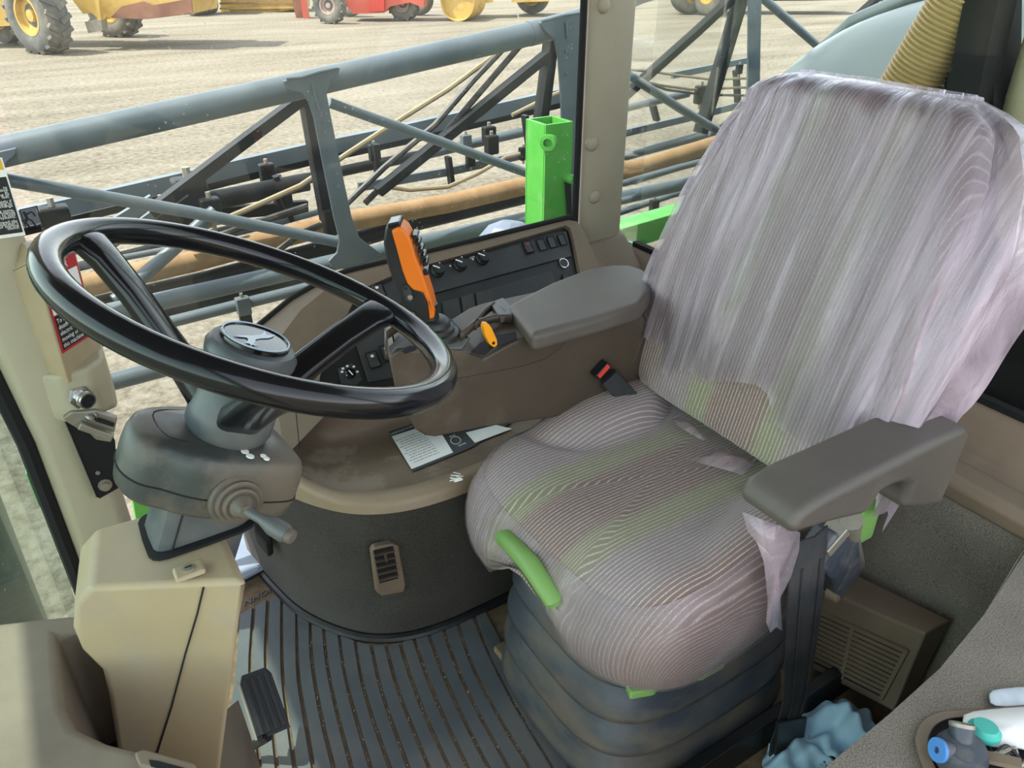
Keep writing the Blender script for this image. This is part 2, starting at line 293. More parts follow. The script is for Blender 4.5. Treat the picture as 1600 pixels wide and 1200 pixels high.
def film_mat(name='plastic_film', amt=.60, base=.11, lo=.48, hi=.71, tint=(214, 194, 207), gloss=1.2, bmp=.8):
    m, n, s, out = newmat(name); L = n.links.new; n.nodes.remove(s); tc = N(n, 'ShaderNodeTexCoord')
    mp = N(n, 'ShaderNodeMapping'); mp.inputs['Scale'].default_value = (1.2, 8.5, .7); mp.inputs['Rotation'].default_value = (.30, 0, 0); L(tc.outputs['Object'], mp.inputs[0])
    no = N(n, 'ShaderNodeTexNoise'); no.inputs['Scale'].default_value = 3.2; no.inputs['Detail'].default_value = 9; no.inputs['Roughness'].default_value = .62; no.inputs['Distortion'].default_value = .6; L(mp.outputs[0], no.inputs[0])
    mr = N(n, 'ShaderNodeMapRange'); mr.inputs[1].default_value = lo; mr.inputs[2].default_value = hi; mr.inputs[3].default_value = base; mr.inputs[4].default_value = base+amt; L(no.outputs[0], mr.inputs[0])
    tr = N(n, 'ShaderNodeBsdfTransparent'); tr.inputs[0].default_value = (.97, .95, .97, 1)
    la = N(n, 'ShaderNodeAttribute', attribute_name='lat'); mk = N(n, 'ShaderNodeMath', operation='ADD', use_clamp=True); L(mr.outputs[0], mk.inputs[0]); L(la.outputs['Fac'], mk.inputs[1])
    df = N(n, 'ShaderNodeBsdfDiffuse'); df.inputs[0].default_value = lin(tint); tl = N(n, 'ShaderNodeBsdfTranslucent'); tl.inputs[0].default_value = lin((216, 206, 222))
    a = N(n, 'ShaderNodeMixShader'); a.inputs[0].default_value = .35; L(df.outputs[0], a.inputs[1]); L(tl.outputs[0], a.inputs[2])
    b = N(n, 'ShaderNodeMixShader'); L(mk.outputs[0], b.inputs[0]); L(tr.outputs[0], b.inputs[1]); L(a.outputs[0], b.inputs[2])
    g = N(n, 'ShaderNodeBsdfGlossy'); g.inputs['Roughness'].default_value = .16; g.inputs[0].default_value = (.98, .93, 1, 1)
    fr = N(n, 'ShaderNodeFresnel'); fr.inputs[0].default_value = 1.5
    fm = N(n, 'ShaderNodeMath', operation='MULTIPLY_ADD'); fm.inputs[1].default_value = gloss; fm.inputs[2].default_value = .03; L(fr.outputs[0], fm.inputs[0]); fm.use_clamp = True
    bp = N(n, 'ShaderNodeBump'); bp.inputs['Strength'].default_value = bmp; bp.inputs['Distance'].default_value = .012; L(no.outputs[0], bp.inputs['Height']); L(bp.outputs[0], g.inputs['Normal']); L(bp.outputs[0], fr.inputs['Normal']); L(bp.outputs[0], df.inputs['Normal'])
    c = N(n, 'ShaderNodeMixShader'); L(fm.outputs[0], c.inputs[0]); L(b.outputs[0], c.inputs[1]); L(g.outputs[0], c.inputs[2]); L(c.outputs[0], out.inputs[0])
    return m
m_film = film_mat()
m_film2 = film_mat('film_scrap', .35, .34, tint=(224, 204, 204), gloss=.5, bmp=.15)
m_film3 = film_mat('cushion_film', .30, .12, lo=.42, hi=.66, tint=(230, 212, 204), gloss=.6)
# ================================================================== SETTING
GZ = -1.9
st('ground', M().grid([[V((x, y, GZ)) for x in (-150, 0, 180)] for y in (-80, 40, 220)]), m_ground, 'pale sunlit gravel yard around the machine')
st('floor', M().box((.47, .72, -.02), (1.36, 1.46, .04)), m_dirt, 'dirty cab floor under the rubber mat')
st('ceiling', M().box((.29, .78, 1.78), (2.14, 1.78, .12)), m_taupe, 'unseen cab roof with overhang stretched to shade the cab', bevel=.03)  # out of view; overhang stretched forward and sideways to keep direct sun out
def extY(prof, y0, y1): return M().loft([[V((x, y0, z)) for x, z in prof], [V((x, y1, z)) for x, z in prof]])
# rear wall: carpet below, moulded ledge above, glass
st('wall_rear', extY([(1.12, -.0), (1.135, .44), (1.20, .44), (1.20, -.0)], -.04, 1.44), m_carp2, 'charcoal carpeted rear wall of the cab', bevel=.01)
st('trim_1', extY([(1.125, .435), (1.122, .462), (1.135, .474), (1.185, .472), (1.205, .455), (1.232, .462), (1.262, .515), (1.285, .53), (1.31, .53), (1.32, .40), (1.2, .38)], -.04, 1.47), m_taupe, 'brown moulded ledge below the rear window', bevel=.006)
st('trim_2', extY([(1.283, .529), (1.283, .541), (1.30, .541), (1.30, .529)], -.04, 1.46), m_dark, 'black rubber gasket along the rear window')
st('window_1', M().box((1.297, .79, 1.13), (.006, 1.66, 1.2)), m_glassr, 'rear window pane')
st('window_2', M().box((.54, 1.45, .99), (1.10, .006, 1.48)), m_glass, 'right side window pane')
rows = []
for z in (.05, .6, 1.2, 1.72):
    rows.append([V((x, y, z)) for x, y in ((-.13, 1.335), (-.2, 1.24), (-.285, 1.1), (-.345, .9), (-.37, .7), (-.365, .45), (-.33, .2), (-.25, 0), (-.15, -.08))])
st('window_3', M().grid(rows), m_glassf, 'curved windscreen pane', sub=1)
# right rear corner pillar
def plan(pts, z0, z1, k0=1, k1=1):
    return M().loft([[V((x, y, z0)) for x, y in pts], [V((x, y, z1)) for x, y in pts]])
pil = [(1.106, 1.470), (1.096, 1.452), (1.115, 1.442), (1.195, 1.445), (1.235, 1.458), (1.252, 1.485), (1.25, 1.52), (1.2, 1.545), (1.165, 1.525)]
p2 = st('trim_3', plan(pil, .52, 1.74), m_pillar, 'taupe rear corner pillar between side and rear windows', bevel=.008)
for (u, v) in ((924, 225), (928, 307), (942, 8)):
    c = PY(u, v, 1.443)
    ob('screw_cap', M().lathe(c+V((0, .004, 0)), (0, -1, .0), [(.0165, 0), (.0165, .008), (.0135, .0125), (.007, .0150), (.0005, .0155)], 20), m_pillar, p2)
st('trim_4', M().tube([(1.082, 1.446, .62), (1.082, 1.446, 1.72)], .008, 8), m_dark, 'black rubber seal down the side window edge')
# moulded foot of that pillar
ft = [(x-.004 if x < 1.15 else x+.006, y-.006 if y < 1.5 else y) for x, y in pil]
ft2 = [(1.085, 1.44), (1.06, 1.36), (1.10, 1.31), (1.20, 1.30), (1.27, 1.33), (1.295, 1.40), (1.295, 1.47), (1.24, 1.54), (1.165, 1.525)]
st('trim_5', M().loft([[V((x, y, .36)) for x, y in ft2], [V((x, y, .44)) for x, y in ft2], [V((x, y, .575)) for x, y in ft]]), m_taupe, 'brown moulded foot of the rear corner pillar', bevel=.01)
# front right pillar
apl = [(-.115, 1.315), (-.098, 1.296), (-.06, 1.288), (-.028, 1.292), (-.013, 1.31), (-.012, 1.38), (-.06, 1.42), (-.12, 1.38)]
a_p = st('trim_6', M().loft([[V((x+dx_, y, z)) for x, y in apl] for z, dx_ in ((-.05, .0), (.50, .0), (1.74, -.085))]), m_pillar2, 'taupe front corner pillar left of the steering wheel', bevel=.008)
st('trim_7', M().tube([(-.124, 1.318, -.03), (-.124, 1.318, .5), (-.206, 1.318, 1.7)], .0145, 8), m_dark, 'black rubber seal between front pillar and windscreen')
# posts of the door side, behind the photographer
st('trim_8', plan([(-.2, -.13), (-.1, -.13), (-.1, -.06), (-.2, -.06)], 0, 1.73), m_pillar, 'front door post', bevel=.01)
st('trim_9', plan([(1.2, -.13), (1.32, -.13), (1.32, -.05), (1.2, -.05)], 0, 1.73), m_pillar, 'rear door post', bevel=.01)
st('wall_right', M().box((.66, 1.475, .20), (.9, .03, .5)), m_taupe, 'lower right side wall behind the console')
# carpeted housing beside the door (lower right of the view)
e = [PZ(u, v, .45) for u, v in ((1640, 800), (1590, 872), (1540, 955), (1470, 1040), (1390, 1112), (1310, 1178), (1240, 1240), (1180, 1310))]
pl = [V((1.2, e[0].y, 0))]+[V((p.x, p.y, 0)) for p in e]+[V((e[-1].x-.02, -.05, 0)), V((1.2, -.05, 0))]
st('wall_left', M().loft([[V((p.x, p.y, .0)) for p in pl], [V((p.x, p.y, .445)) for p in pl]]), m_carp2, 'carpeted wheel housing beside the door', bevel=.035, seg=5)

# ================================================================== FLOOR MAT
mat_root = thing('floor_mat', 'ribbed grey rubber floor mat with dirt in the grooves, in front of the seat', 'floor mat', (.3, .8, 0))
gz = [[(45, 330), (20, 620), (0, 800), (30, 1088)], [(120, 290), (102, 580), (120, 800), (150, 1088)], [(190, 250), (180, 580), (205, 850), (235, 1088)], [(262, 218), (262, 600), (290, 850), (322, 1088)],
      [(330, 320), (340, 620), (375, 850), (415, 1088)], [(400, 375), (412, 580), (455, 830), (515, 1088)], [(468, 400), (488, 600), (540, 840), (605, 1088)], [(545, 430), (572, 620), (630, 850), (700, 1088)],
      [(625, 465), (655, 650), (715, 860), (795, 1088)], [(705, 485), (745, 670), (805, 860), (887, 1088)], [(780, 485), (830, 680), (900, 870), (990, 1088)], [(850, 475), (908, 660), (985, 860), (1090, 1088)],
      [(915, 440), (985, 640), (1070, 850), (1182, 1088)], [(990, 420), (1062, 620), (1160, 840), (1285, 1088)], [(1060, 385), (1135, 600), (1245, 830), (1385, 1088)], [(1130, 355), (1212, 590), (1330, 820), (1490, 1088)],
      [(1205, 310), (1290, 520), (1400, 740), (1590, 1060)], [(1275, 300), (1335, 420), (1440, 620), (1620, 960)]]
def cat_(p, t):   # Catmull-Rom through the points, t in 0..len-1
    i = max(0, min(len(p)-2, int(t))); f = t-i
    P0, P1, P2, P3 = p[max(i-1, 0)], p[i], p[i+1], p[min(i+2, len(p)-1)]
    return .5*((2*P1)+(P2-P0)*f+(2*P0-5*P1+4*P2-P3)*f*f+(3*P1-P0-3*P2+P3)*f**3)
GR = []
for g in gz:
    q = [PZ(360+x*.3125, 860+y*.3125, 0) for x, y in g]
    q.append(q[-1]+(q[-1]-q[-2])*.9)
    GR.append(q)
base = M().add([(0.02, 1.38, .001), (.2, 1.38, .001), (.25, 1.2, .001), (.36, 1.06, .001), (.46, 1.02, .001), (.62, 1.02, .001), (.62, .3, .001), (.02, .3, .001)], [tuple(range(8))])
ob('mat_base', base, m_dirt, mat_root)
for i in range(len(GR)-1):
    m = M(); rings = []
    for k in range(15):
        t = (len(GR[0])-1)*k/14; a = cat_(GR[i], t); b = cat_(GR[i+1], t); d = (b-a).normalized()
        gap = .0026; a = a+d*gap; b = b-d*gap
        if k == 0: mid = (a+b)/2; sh = (cat_(GR[i], .1)-cat_(GR[i], 0)); a = a+sh*.35; b = b+sh*.15
        h = .0075
        rings.append([a+V((0, 0, .0012)), a+d*.0015+V((0, 0, h)), b-d*.0015+V((0, 0, h)), b+V((0, 0, .0012))])
    m.loft(rings); ob('rib', m, m_rubber, mat_root, ang=60)
pj_ = PZ(385, 944, .002); q_ = PZ(428, 922, .002)
text('lettering', 'JOHN', PZ(424, 918, .002), (pj_-q_), (PZ(424, 940, .002)-PZ(424, 915, .002)), .024, m_rubber, mat_root, ext=.0015)
# grit caught in the grooves
m = M()
for i in range(5, len(GR)-1):
    for k in range(26):
        t = random.uniform(.35, 3.6); p = cat_(GR[i], t)+V((random.uniform(-.003, .003), random.uniform(-.003, .003), .0025)); s = random.uniform(.0007, .0019)*(1.3 if random.random() < .1 else 1)
        m.add([p+V((s, 0, 0)), p+V((-s*.6, s, 0)), p+V((-s*.5, -s, 0)), p+V((0, 0, s*1.2))], [(0, 1, 2), (0, 1, 3), (1, 2, 3), (2, 0, 3)])
g = ob('grit', m, mat('pale_grit', (206, 192, 160), rough=.9), ang=10, origin=(.4, .8, 0)); g['kind'] = 'stuff'; tag(g, 'pale grit and seed specks scattered in the mat grooves', 'grit')

# ================================================================== RIGHT SIDE CONSOLE
con = thing('side_console', 'brown side console with black switch panel along the right window', 'console', (.6, 1.2, 0))
crv = [V((.19, 1.44, 0)), V((.212, 1.31, 0)), V((.24, 1.205, 0)), V((.295, 1.11, 0)), V((.36, 1.052, 0)), V((.455, 1.022, 0)), V((.605, 1.02, 0)), V((.85, 1.03, 0)), V((1.1, 1.04, 0))]
S = [cat_(crv, 8*k/32) for k in range(33)]
rows = []
for z, o in ((.012, 0), (.10, .006), (.22, .012), (.335, .006)):
    rows.append([p+V((-.3, -1, 0)).normalized()*o+V((0, 0, z)) for p in S])
ob('carpet_panel', M().grid(rows), m_carp, con, sub=1)
m = M(); m.tube([p+V((-.002, -.006, .010)) for p in S], .0095, 8); ob('rubber_edging', m, m_black, con)
# moulded shelf: outer wall, lip, dished shelf, back wall up to the switch panel
inn = [V((.335, 1.40, 0)), V((.345, 1.36, 0)), V((.352, 1.315, 0)), V((.368, 1.295, 0)), V((.40, 1.29, 0)), V((.47, 1.29, 0)), V((.62, 1.29, 0)), V((.85, 1.29, 0)), V((1.1, 1.29, 0))]
rows = [[] for _ in range(10)]
for k in range(33):
    t = 8*k/32; o = cat_(crv, t); i = cat_(inn, t); d = i-o
    f = max(0, 1-t/3.4); Lz = .357+.10*f**1.5
    o2 = o+V((-.3, -1, 0)).normalized()*.010
    pr = [(-.01, .332), (0, .345), (0, Lz-.012), (.02, Lz), (.07, Lz+.001), (.13, Lz-.006), (.22, .336+.05*f), (.90, .334+.05*f), (1.0, .350+.06*f), (.90, .432+.03*f)]
    for r, (q, z) in enumerate(pr): rows[r].append((o2 if r < 4 else o)+d*q+V((0, 0, z)))
ob('shelf_lip', M().grid(rows[:6]), m_tan2, con, sub=1)
ob('shelf', M().grid(rows[5:]), m_shelf, con, sub=1)
fr = M()
# seam of the small tan door at the shelf's front end
sm = [PY(u, v, 1.16) for u, v in ((462, 642), (466, 668), (470, 700), (476, 752))]
# switch panel: sloping face   Y-1.42 = Z-.62
NP = V((0, -1, 1)).normalized(); OP = V((0, 1.42, .62))
def PP(u, v, d=0): return PN(u, v, OP+NP*d, NP)
outer = [PP(*p) for p in ((432, 622), (418, 560), (428, 540), (470, 484), (512, 450), (548, 432), (620, 413), (760, 377), (888, 343), (902, 347), (912, 360), (962, 470), (975, 520))]
inner = [PP(*p) for p in ((497, 604), (503, 575), (516, 545), (533, 510), (553, 470), (572, 449), (625, 425), (760, 388), (884, 352), (891, 356), (896, 372), (910, 445), (918, 500))]
outer[0] = PP(440, 645); outer.append(PP(650, 645)); inner.append(PP(645, 606))
n = len(outer); m = M(); fs = []
vs_ = outer+inner+[p-NP*.014 for p in inner]
for i in range(n-1):
    fs += [(i, i+1, n+i+1, n+i), (n+i, n+i+1, 2*n+i+1, 2*n+i)]
fs += [(n-1, 0, n, 2*n-1), (2*n-1, n, 2*n, 3*n-1)]
m.add(vs_, fs); ob('panel_frame', m, m_taupe, con, ang=50)
face = ob('switch_panel', M().prism([p-NP*.013 for p in inner], -NP*.01), m_black, con)
# rim between frame and window, left sloping end and right end
m = M(); ws = []
for p in outer[1:10]: ws.append([p, V((p.x, 1.447, max(p.z+.004, .45)))])
m.grid(ws); ob('window_rim', m, m_taupe, con)
m = M(); lp = [outer[0], outer[1]]
lo = [V((.235, 1.30, .44)), V((.225, 1.44, .44))]
m.add([outer[0], outer[1], V((outer[1].x, 1.447, .46)), V((.2, 1.447, .40)), V((.215, 1.33, .40)), V((.26, 1.2, .40)), V((.36, 1.24, .44))], [(0, 1, 2, 3, 4, 5, 6)])
ob('end_cap', m, m_taupe, con)
m = M(); m.add([outer[10], outer[11], outer[12], V((1.12, 1.27, .45)), V((1.14, 1.34, .50)), V((1.09, 1.43, .60))], [(0, 1, 2, 3, 4, 5)]); ob('rear_cap', m, m_taupe, con)
m = M(); m.tube([V((outer[i].x, 1.443, max(outer[i].z+.006, .45))) for i in range(1, 10)], .006, 6); ob('glass_edging', m, m_dark, con)
ax_x = V((1, 0, 0)); ax_s = V((0, 1, 1)).normalized()
AXP = (ax_x, ax_s, NP)
def pbox(name, u, v, w, h, d, mt, parent=con, bev=.0015, lift=-.013):
    c = PP(u, v, lift); return ob(name, M().box(c+NP*(d/2), (w, h, d), AXP), mt, parent, bevel=bev, seg=2)
m_panel2 = mat('panel_charcoal', (44, 47, 50), (52, 54, 56), rough=.5, dust=(96, 92, 86), damt=.3)
c0 = PP(800, 405, -.013)
# upper raised strip and lower lid with their joints
def pquad(name, px, d0, d1, mt):
    return ob(name, M().prism([PP(u, v, d0) for u, v in px], NP*(d1-d0)), mt, con, bevel=.0015, seg=2)
pquad('upper_strip', [(583, 452), (628, 433), (884, 362), (892, 402), (866, 408), (640, 470), (560, 500)], -.0132, -.008, m_panel2)
pquad('lid', [(742, 458), (862, 424), (876, 470), (876, 560), (756, 560)], -.0132, -.0085, m_panel2)
pquad('small_cover', [(719, 465), (738, 459), (752, 540), (732, 540)], -.0132, -.0085, m_panel2)
pquad('side_cover', [(690, 473), (715, 466), (728, 540), (700, 540)], -.0132, -.0085, m_panel2)
pquad('lower_strip', [(552, 527), (612, 505), (640, 570), (610, 592), (575, 598)], -.0132, -.0085, m_panel2)
pquad('key_plate', [(527, 577), (550, 568), (566, 594), (556, 604), (533, 600)], -.0132, -.009, m_panel2)
for u, v in ((683, 424), (718, 415), (753, 405)):
    c = PP(u, v, -.008)
    k = ob('knob', M().lathe(c, NP, [(.0155, 0), (.0155, .006), (.0125, .009), (.0115, .017), (.0005, .0175)], 20), m_black, con)
    ob('pointer', M().box(c+NP*.0177-ax_x*.006+ax_s*.004, (.016, .0026, .001), (V((.82, -.4, -.4)).normalized(), V((.49, .6, .6)).normalized(), NP)), m_white, k)
    for a in (-60, 0, 55):
        q = R_(a+90+25); ob('tick_mark', M().box(c+ax_x*(math.cos(q)*.022)+ax_s*(math.sin(q)*.022)+NP*.0006, (.0035, .0035, .0006), AXP), m_white, con)
text('lettering', 'OFF', PP(735, 405, -.0075), ax_x, ax_s, .0075, m_white, con)
for (u, v, w, h) in ((590, 455, .030, .030), (583, 563, .024, .036), (604, 552, .022, .036), (825, 387, .022, .032), (846, 383, .020, .030), (862, 379, .020, .030), (878, 375, .018, .030)):
    b = pbox('rocker_switch', u, v, w, h, .005, m_dark, lift=-.009); c = PP(u, v, -.004)
    if v < 380 or 840 < u: ob('blank', M().box(c+NP*.001, (w*.8, h*.85, .002), AXP), m_panel2, b); continue
    ob('rocker', M().prism([c+ax_x*(w*.38)*s+ax_s*y+NP*z for s, y, z in ((-1, -h*.42, 0), (-1, -h*.42, .006), (-1, 0, .002), (-1, h*.42, .004), (-1, h*.42, 0))], ax_x*(w*.76)), m_panel2, b)
    ob('symbol', M().box(c+ax_s*(h*.22)+NP*.0042, (.006, .005, .001), AXP), m_red if u == 825 else m_white, b)
pbox('warning_light', 570, 516, .02, .014, .006, m_dark); pbox('red_lens', 568, 513, .007, .006, .0075, mat('dim_red_lens', (110, 30, 32), rough=.3))
c = PP(547, 584, -.009); k = ob('key_switch', M().lathe(c, NP, [(.011, 0), (.011, .004), (.008, .007), (.0005, .007)], 20), m_gloss, con)
ob('pointer', M().box(c+NP*.0075, (.002, .012, .001), (V((.9, .3, .3)).normalized(), V((-.4, .65, .65)).normalized(), NP)), m_white, k)
for dx, dy in ((-.014, .008), (-.010, .014), (.0, .0165), (.012, .012), (.015, 0)):
    ob('tick_mark', M().box(c+ax_x*dx+ax_s*dy+NP*.0005, (.005, .004, .0006), AXP), m_white, con)
for (u, v, mt) in ((880, 412, m_chrome), (885, 434, m_black)):
    c = PP(u, v, -.012); k = ob('socket_ring', M().lathe(c, NP, [(.0125, 0), (.0125, .004), (.0105, .0045), (.0105, .002), (.0005, .002)], 24), mt, con)
    ob('socket_cap', M().lathe(c, NP, [(.0098, .001), (.0098, .0035), (.0005, .0035)], 20), m_gloss, k)
ob('seam', M().tube([p+V((-.006, -.012, .006)) for p in []] or [PY(462, 640, 1.2), PY(468, 700, 1.18)], .0008, 6), m_dark, con)
# air vent in the carpet
vent = ob('air_vent', M().prism([PY(u, v, 1.036) for u, v in ((576, 856), (580, 848), (606, 842), (618, 846), (629, 906), (626, 918), (592, 924), (584, 918))], V((0, -.016, 0))), m_taupe, con, bevel=.004)
op = [PY(u, v, 1.0195) for u, v in ((583, 860), (614, 853), (622, 903), (593, 911))]
ob('opening', M().prism(op, V((0, -.0012, 0))), m_dark, vent)
for k in range(5):
    t = (k+.6)/5.2; a = op[0].lerp(op[3], t); b = op[1].lerp(op[2], t)
    ob('slat', M().tube([a+V((0, -.003, 0)), b+V((0, -.003, 0))], .0028, sq=(.9, .6)), m_box, vent)
a = op[0].lerp(op[1], .5); b = op[3].lerp(op[2], .5); ob('slat', M().tube([a.lerp(b, .08)+V((0, -.004, 0)), a.lerp(b, .36)+V((0, -.004, 0))], .003, sq=(.8, .8)), m_box, vent)
# instruction sticker on the shelf
SZ = .3405
dk = thing('instruction_sticker', 'white and black instruction sticker stuck on the brown side shelf', 'sticker', PZ(680, 700, SZ))
def sq4(px, z): return [PZ(u, v, z) for u, v in px]
ob('backing', M().prism(sq4([(603, 668), (640, 655), (780, 640), (800, 660), (735, 700), (645, 737)], SZ), V((0, 0, .0008))), mat('sticker_grey', (62, 64, 66), rough=.5), dk)
wp = sq4([(612, 682), (655, 668), (692, 681), (708, 707), (643, 733)], SZ+.0009); ob('white_field', M().prism(wp, V((0, 0, .0003))), m_white, dk)
ob('white_field', M().prism(sq4([(728, 676), (775, 664), (800, 670), (742, 692)], SZ+.0009), V((0, 0, .0003))), m_white, dk)
xd = (PZ(708, 707, SZ)-PZ(643, 733, SZ)).normalized(); yd = V((-xd.y, xd.x, 0))
text('lettering', 'UNFOLD FOR', PZ(611, 680, SZ+.0012), xd, yd, .0085, m_white, dk)
text('lettering', 'LEVER', PZ(717, 698, SZ+.0012), xd, yd, .007, m_white, dk)
text('lettering', 'AUX', PZ(703, 684, SZ+.0012), xd, yd, .007, m_white, dk)
ob('symbol', M().tube([PZ(712+8*math.cos(q), 688+6*math.sin(q), SZ+.0013) for q in [k*.6283 for k in range(10)]], .0006, 4, closed=True), m_white, dk)
m = M()
A, B, C_, D = PZ(617, 688, SZ+.0013), PZ(690, 686, SZ), PZ(706, 705, SZ), PZ(645, 728, SZ+.0013)
for r in range(11):
    o = A.lerp(D, (r+.4)/11.5); x = .006 if r % 3 else 0; L_ = .064
    while x < L_:
        w_ = random.uniform(.004, .011); o1 = o+xd*x; o2 = o+xd*min(x+w_, L_)
        m.add([o1-yd*.0007, o2-yd*.0007, o2+yd*.0007, o1+yd*.0007], [(0, 1, 2, 3)]); x += w_+.0018
t_ = ob('printed_lines', m, m_ink, dk, recalc=False); t_['kind'] = 'stuff'
# ================================================================== STEERING
WC = V((.169, .753, .89)); WN = V((.42, -.048, .906)).normalized()
WA = (V((1, 0, 0))-WN*WN.x).normalized(); WB = WN.cross(WA)
def W(a, b, d=0): return WC+WA*a+WB*b-WN*d
sw = thing('steering_wheel', 'black three-spoke steering wheel with round emblem cap, on the column', 'steering wheel', W(0, 0, .13))
RR = .1975
ob('rim', M().tube([W(RR*math.cos(q), RR*math.sin(q)) for q in [2*math.pi*k/72 for k in range(72)]], .0148, 18, closed=True), m_rim, sw)
def rrect(o, A, B, a, b, n=5, e=3.2):
    return [o+A*(a*math.copysign(abs(math.cos(q))**(2/e), math.cos(q)))+B*(b*math.copysign(abs(math.sin(q))**(2/e), math.sin(q))) for q in [2*math.pi*k/(4*n) for k in range(4*n)]]
for ang in (145, 22, 263):
    q = R_(ang); er = WA*math.cos(q)+WB*math.sin(q); et = WN.cross(er)
    pts = [(RR-.002, .0015, .026, .0095), (RR-.016, .0025, .025, .0105), (.165, .012, .021, .011), (.13, .036, .0195, .011), (.09, .068, .0195, .011), (.055, .098, .021, .013), (.02, .124, .026, .018)]
    rings = []
    for i, (r, d, wv, h) in enumerate(pts):
        r0, d0 = pts[max(i-1, 0)][:2]; r1, d1 = pts[min(i+1, len(pts)-1)][:2]
        t = (er*(r1-r0)-WN*(d1-d0)).normalized(); nn = t.cross(et)
        rings.append(rrect(WC+er*r-WN*d, et, nn, wv, h))
    ob('spoke', M().loft(rings), m_rim if ang != 263 else m_rim, sw, ang=60)
ob('hub', M().lathe(W(0, 0, .150), WN, [(.040, 0), (.046, .012), (.046, .03), (.043, .045), (.043, .085), (.047, .093), (.048, .102), (.043, .110), (.030, .114), (.0005, .115)], 36), m_grey, sw)
cap = ob('emblem_cap', M().lathe(W(0, 0, .0365), WN, [(.0365, -.002), (.0365, .003), (.0335, .0042), (.0325, .003), (.0005, .0034)], 36), m_gloss, sw)
ob('emblem_ring', M().tube([W(.0345*math.cos(q), .0345*math.sin(q), .0322) for q in [2*math.pi*k/40 for k in range(40)]], .0011, 6, closed=True), mat('silver_print', (170, 188, 200), rough=.35), cap)
deer = [(-.024, -.001), (-.019, .002), (-.011, .0045), (-.002, .004), (.006, .0055), (.010, .010), (.0145, .0125), (.012, .016), (.0155, .0145), (.016, .019), (.0175, .0145), (.021, .017), (.019, .0125), (.0225, .0105), (.0185, .0085), (.0145, .0055), (.0125, .001), (.019, -.001), (.0225, -.0045), (.0175, -.0035), (.010, -.0025), (.004, -.0015), (-.006, -.002), (-.012, -.0045), (-.020, -.0105), (-.016, -.0055), (-.0135, -.001), (-.018, -.0005)]
ca, sa = math.cos(R_(205)), math.sin(R_(205))
ob('emblem_deer', M().prism([W((x*ca-y*sa)*1.15, (x*sa+y*ca)*1.15, .0327) for x, y in deer], WN*.0006), mat('silver_print2', (190, 204, 214), rough=.4), cap)
# column head with indicator stalk
ch = thing('steering_column_head', 'dusty grey column cover with indicator stalk under the steering wheel', 'column cover', W(0, 0, .24))
outl = [(-.118, -.004), (-.112, .028), (-.094, .050), (-.05, .062), (.0, .066), (.04, .062), (.070, .046), (.088, .015), (.096, -.025), (.100, -.060), (.090, -.078), (.06, -.084), (.02, -.084), (-.02, -.083), (-.05, -.074), (-.075, -.060), (-.098, -.050), (-.113, -.030)]
cl = [V((x, y, 0)) for x, y in outl]; NO = 54
def spl(p, n):   # closed Catmull-Rom
    k = len(p); out = []
    for i in range(n):
        t = i*k/n; j = int(t); f = t-j; P0, P1, P2, P3 = p[j-1], p[j % k], p[(j+1) % k], p[(j+2) % k]
        out.append(.5*((2*P1)+(P2-P0)*f+(2*P0-5*P1+4*P2-P3)*f*f+(3*P1-P0-3*P2+P3)*f**3))
    return out
so_ = spl(cl, NO)
SK = .82
def ring(s, d, dx=0, dy=0): return [W((p.x*s+dx-.005*(1-s))*SK-.004, (p.y*s+dy)*SK+.004, d) for p in so_]
ob('upper_cover', M().loft([ring(1.0, .195), ring(1.0, .176), ring(.985, .163), ring(.95, .154), ring(.88, .149), ring(.6, .1465), ring(.2, .146)]), m_shroud, ch, ang=60)
ob('lower_cover', M().loft([ring(.5, .226), ring(.8, .225), ring(.92, .222), ring(.98, .215), ring(1.0, .1965)]), m_shroud, ch, ang=60)
ob('parting_line', M().tube(ring(1.0015, .1958), .0011, 4, closed=True), m_dark, ch)
sp_ = [V((x, y, 0)) for x, y in ((-.080, .030), (-.03, .040), (-.02, .018), (-.018, -.028), (-.03, -.042), (-.075, -.030))]
ob('lid_line', M().tube([W(p.x*SK-.004, p.y*SK+.004, .1478) for p in spl(sp_, 30)], .0008, 4, closed=True), m_dark, ch)
for (a, b, s) in ((.008, -.043, .0045), (.011, -.052, .0045), (.026, -.050, .0035), (.028, -.055, .0035)):
    ob('symbol', M().lathe(W(a, b, .1475), WN, [(s, 0), (s, .0012), (.0005, .0013)], 8), m_white, ch)
sd = (-WB*.9+WA*.05+WN*.1).normalized(); bo = W(.006, -.064, .193)
boot = ob('stalk_boot', M().lathe(bo, sd, [(r*.80, h*.8) for r, h in [(.037, -.006), (.038, .003), (.035, .006), (.031, .006), (.031, .011), (.028, .013), (.024, .012), (.024, .018), (.021, .020), (.017, .018), (.016, .025), (.011, .030), (.009, .036), (.0005, .036)]], 32), m_shroud, ch)
sd2 = (-WB*.80+WA*.50+WN*.05).normalized(); b1 = bo+sd*.022
stalk = ob('indicator_stalk', M().tube([b1, b1+sd2*.010, b1+sd2*.022, b1+sd2*.030, b1+sd2*.038, b1+sd2*.052, b1+sd2*.057], [.0065, .0055, .0052, .0075, .0100, .0104, .0085], 16), m_grey, ch)
ob('stalk_button', M().lathe(b1+sd2*.056, sd2, [(.0078, 0), (.0078, .006), (.0065, .008), (.0005, .0085)], 20), m_shroud, stalk)
nk = [rrect(W(-.006+dx, -.008, d), WA, WB, .047, .035, 5, 6) for d, dx in ((.215, 0), (.37, .004))]
ob('column_neck', M().loft(nk), m_grey, ch, ang=30)
ob('parting_line', M().tube([W(-.036, -.0435, .22), W(-.034, -.0435, .345)], .0009, 4), m_dark, ch)
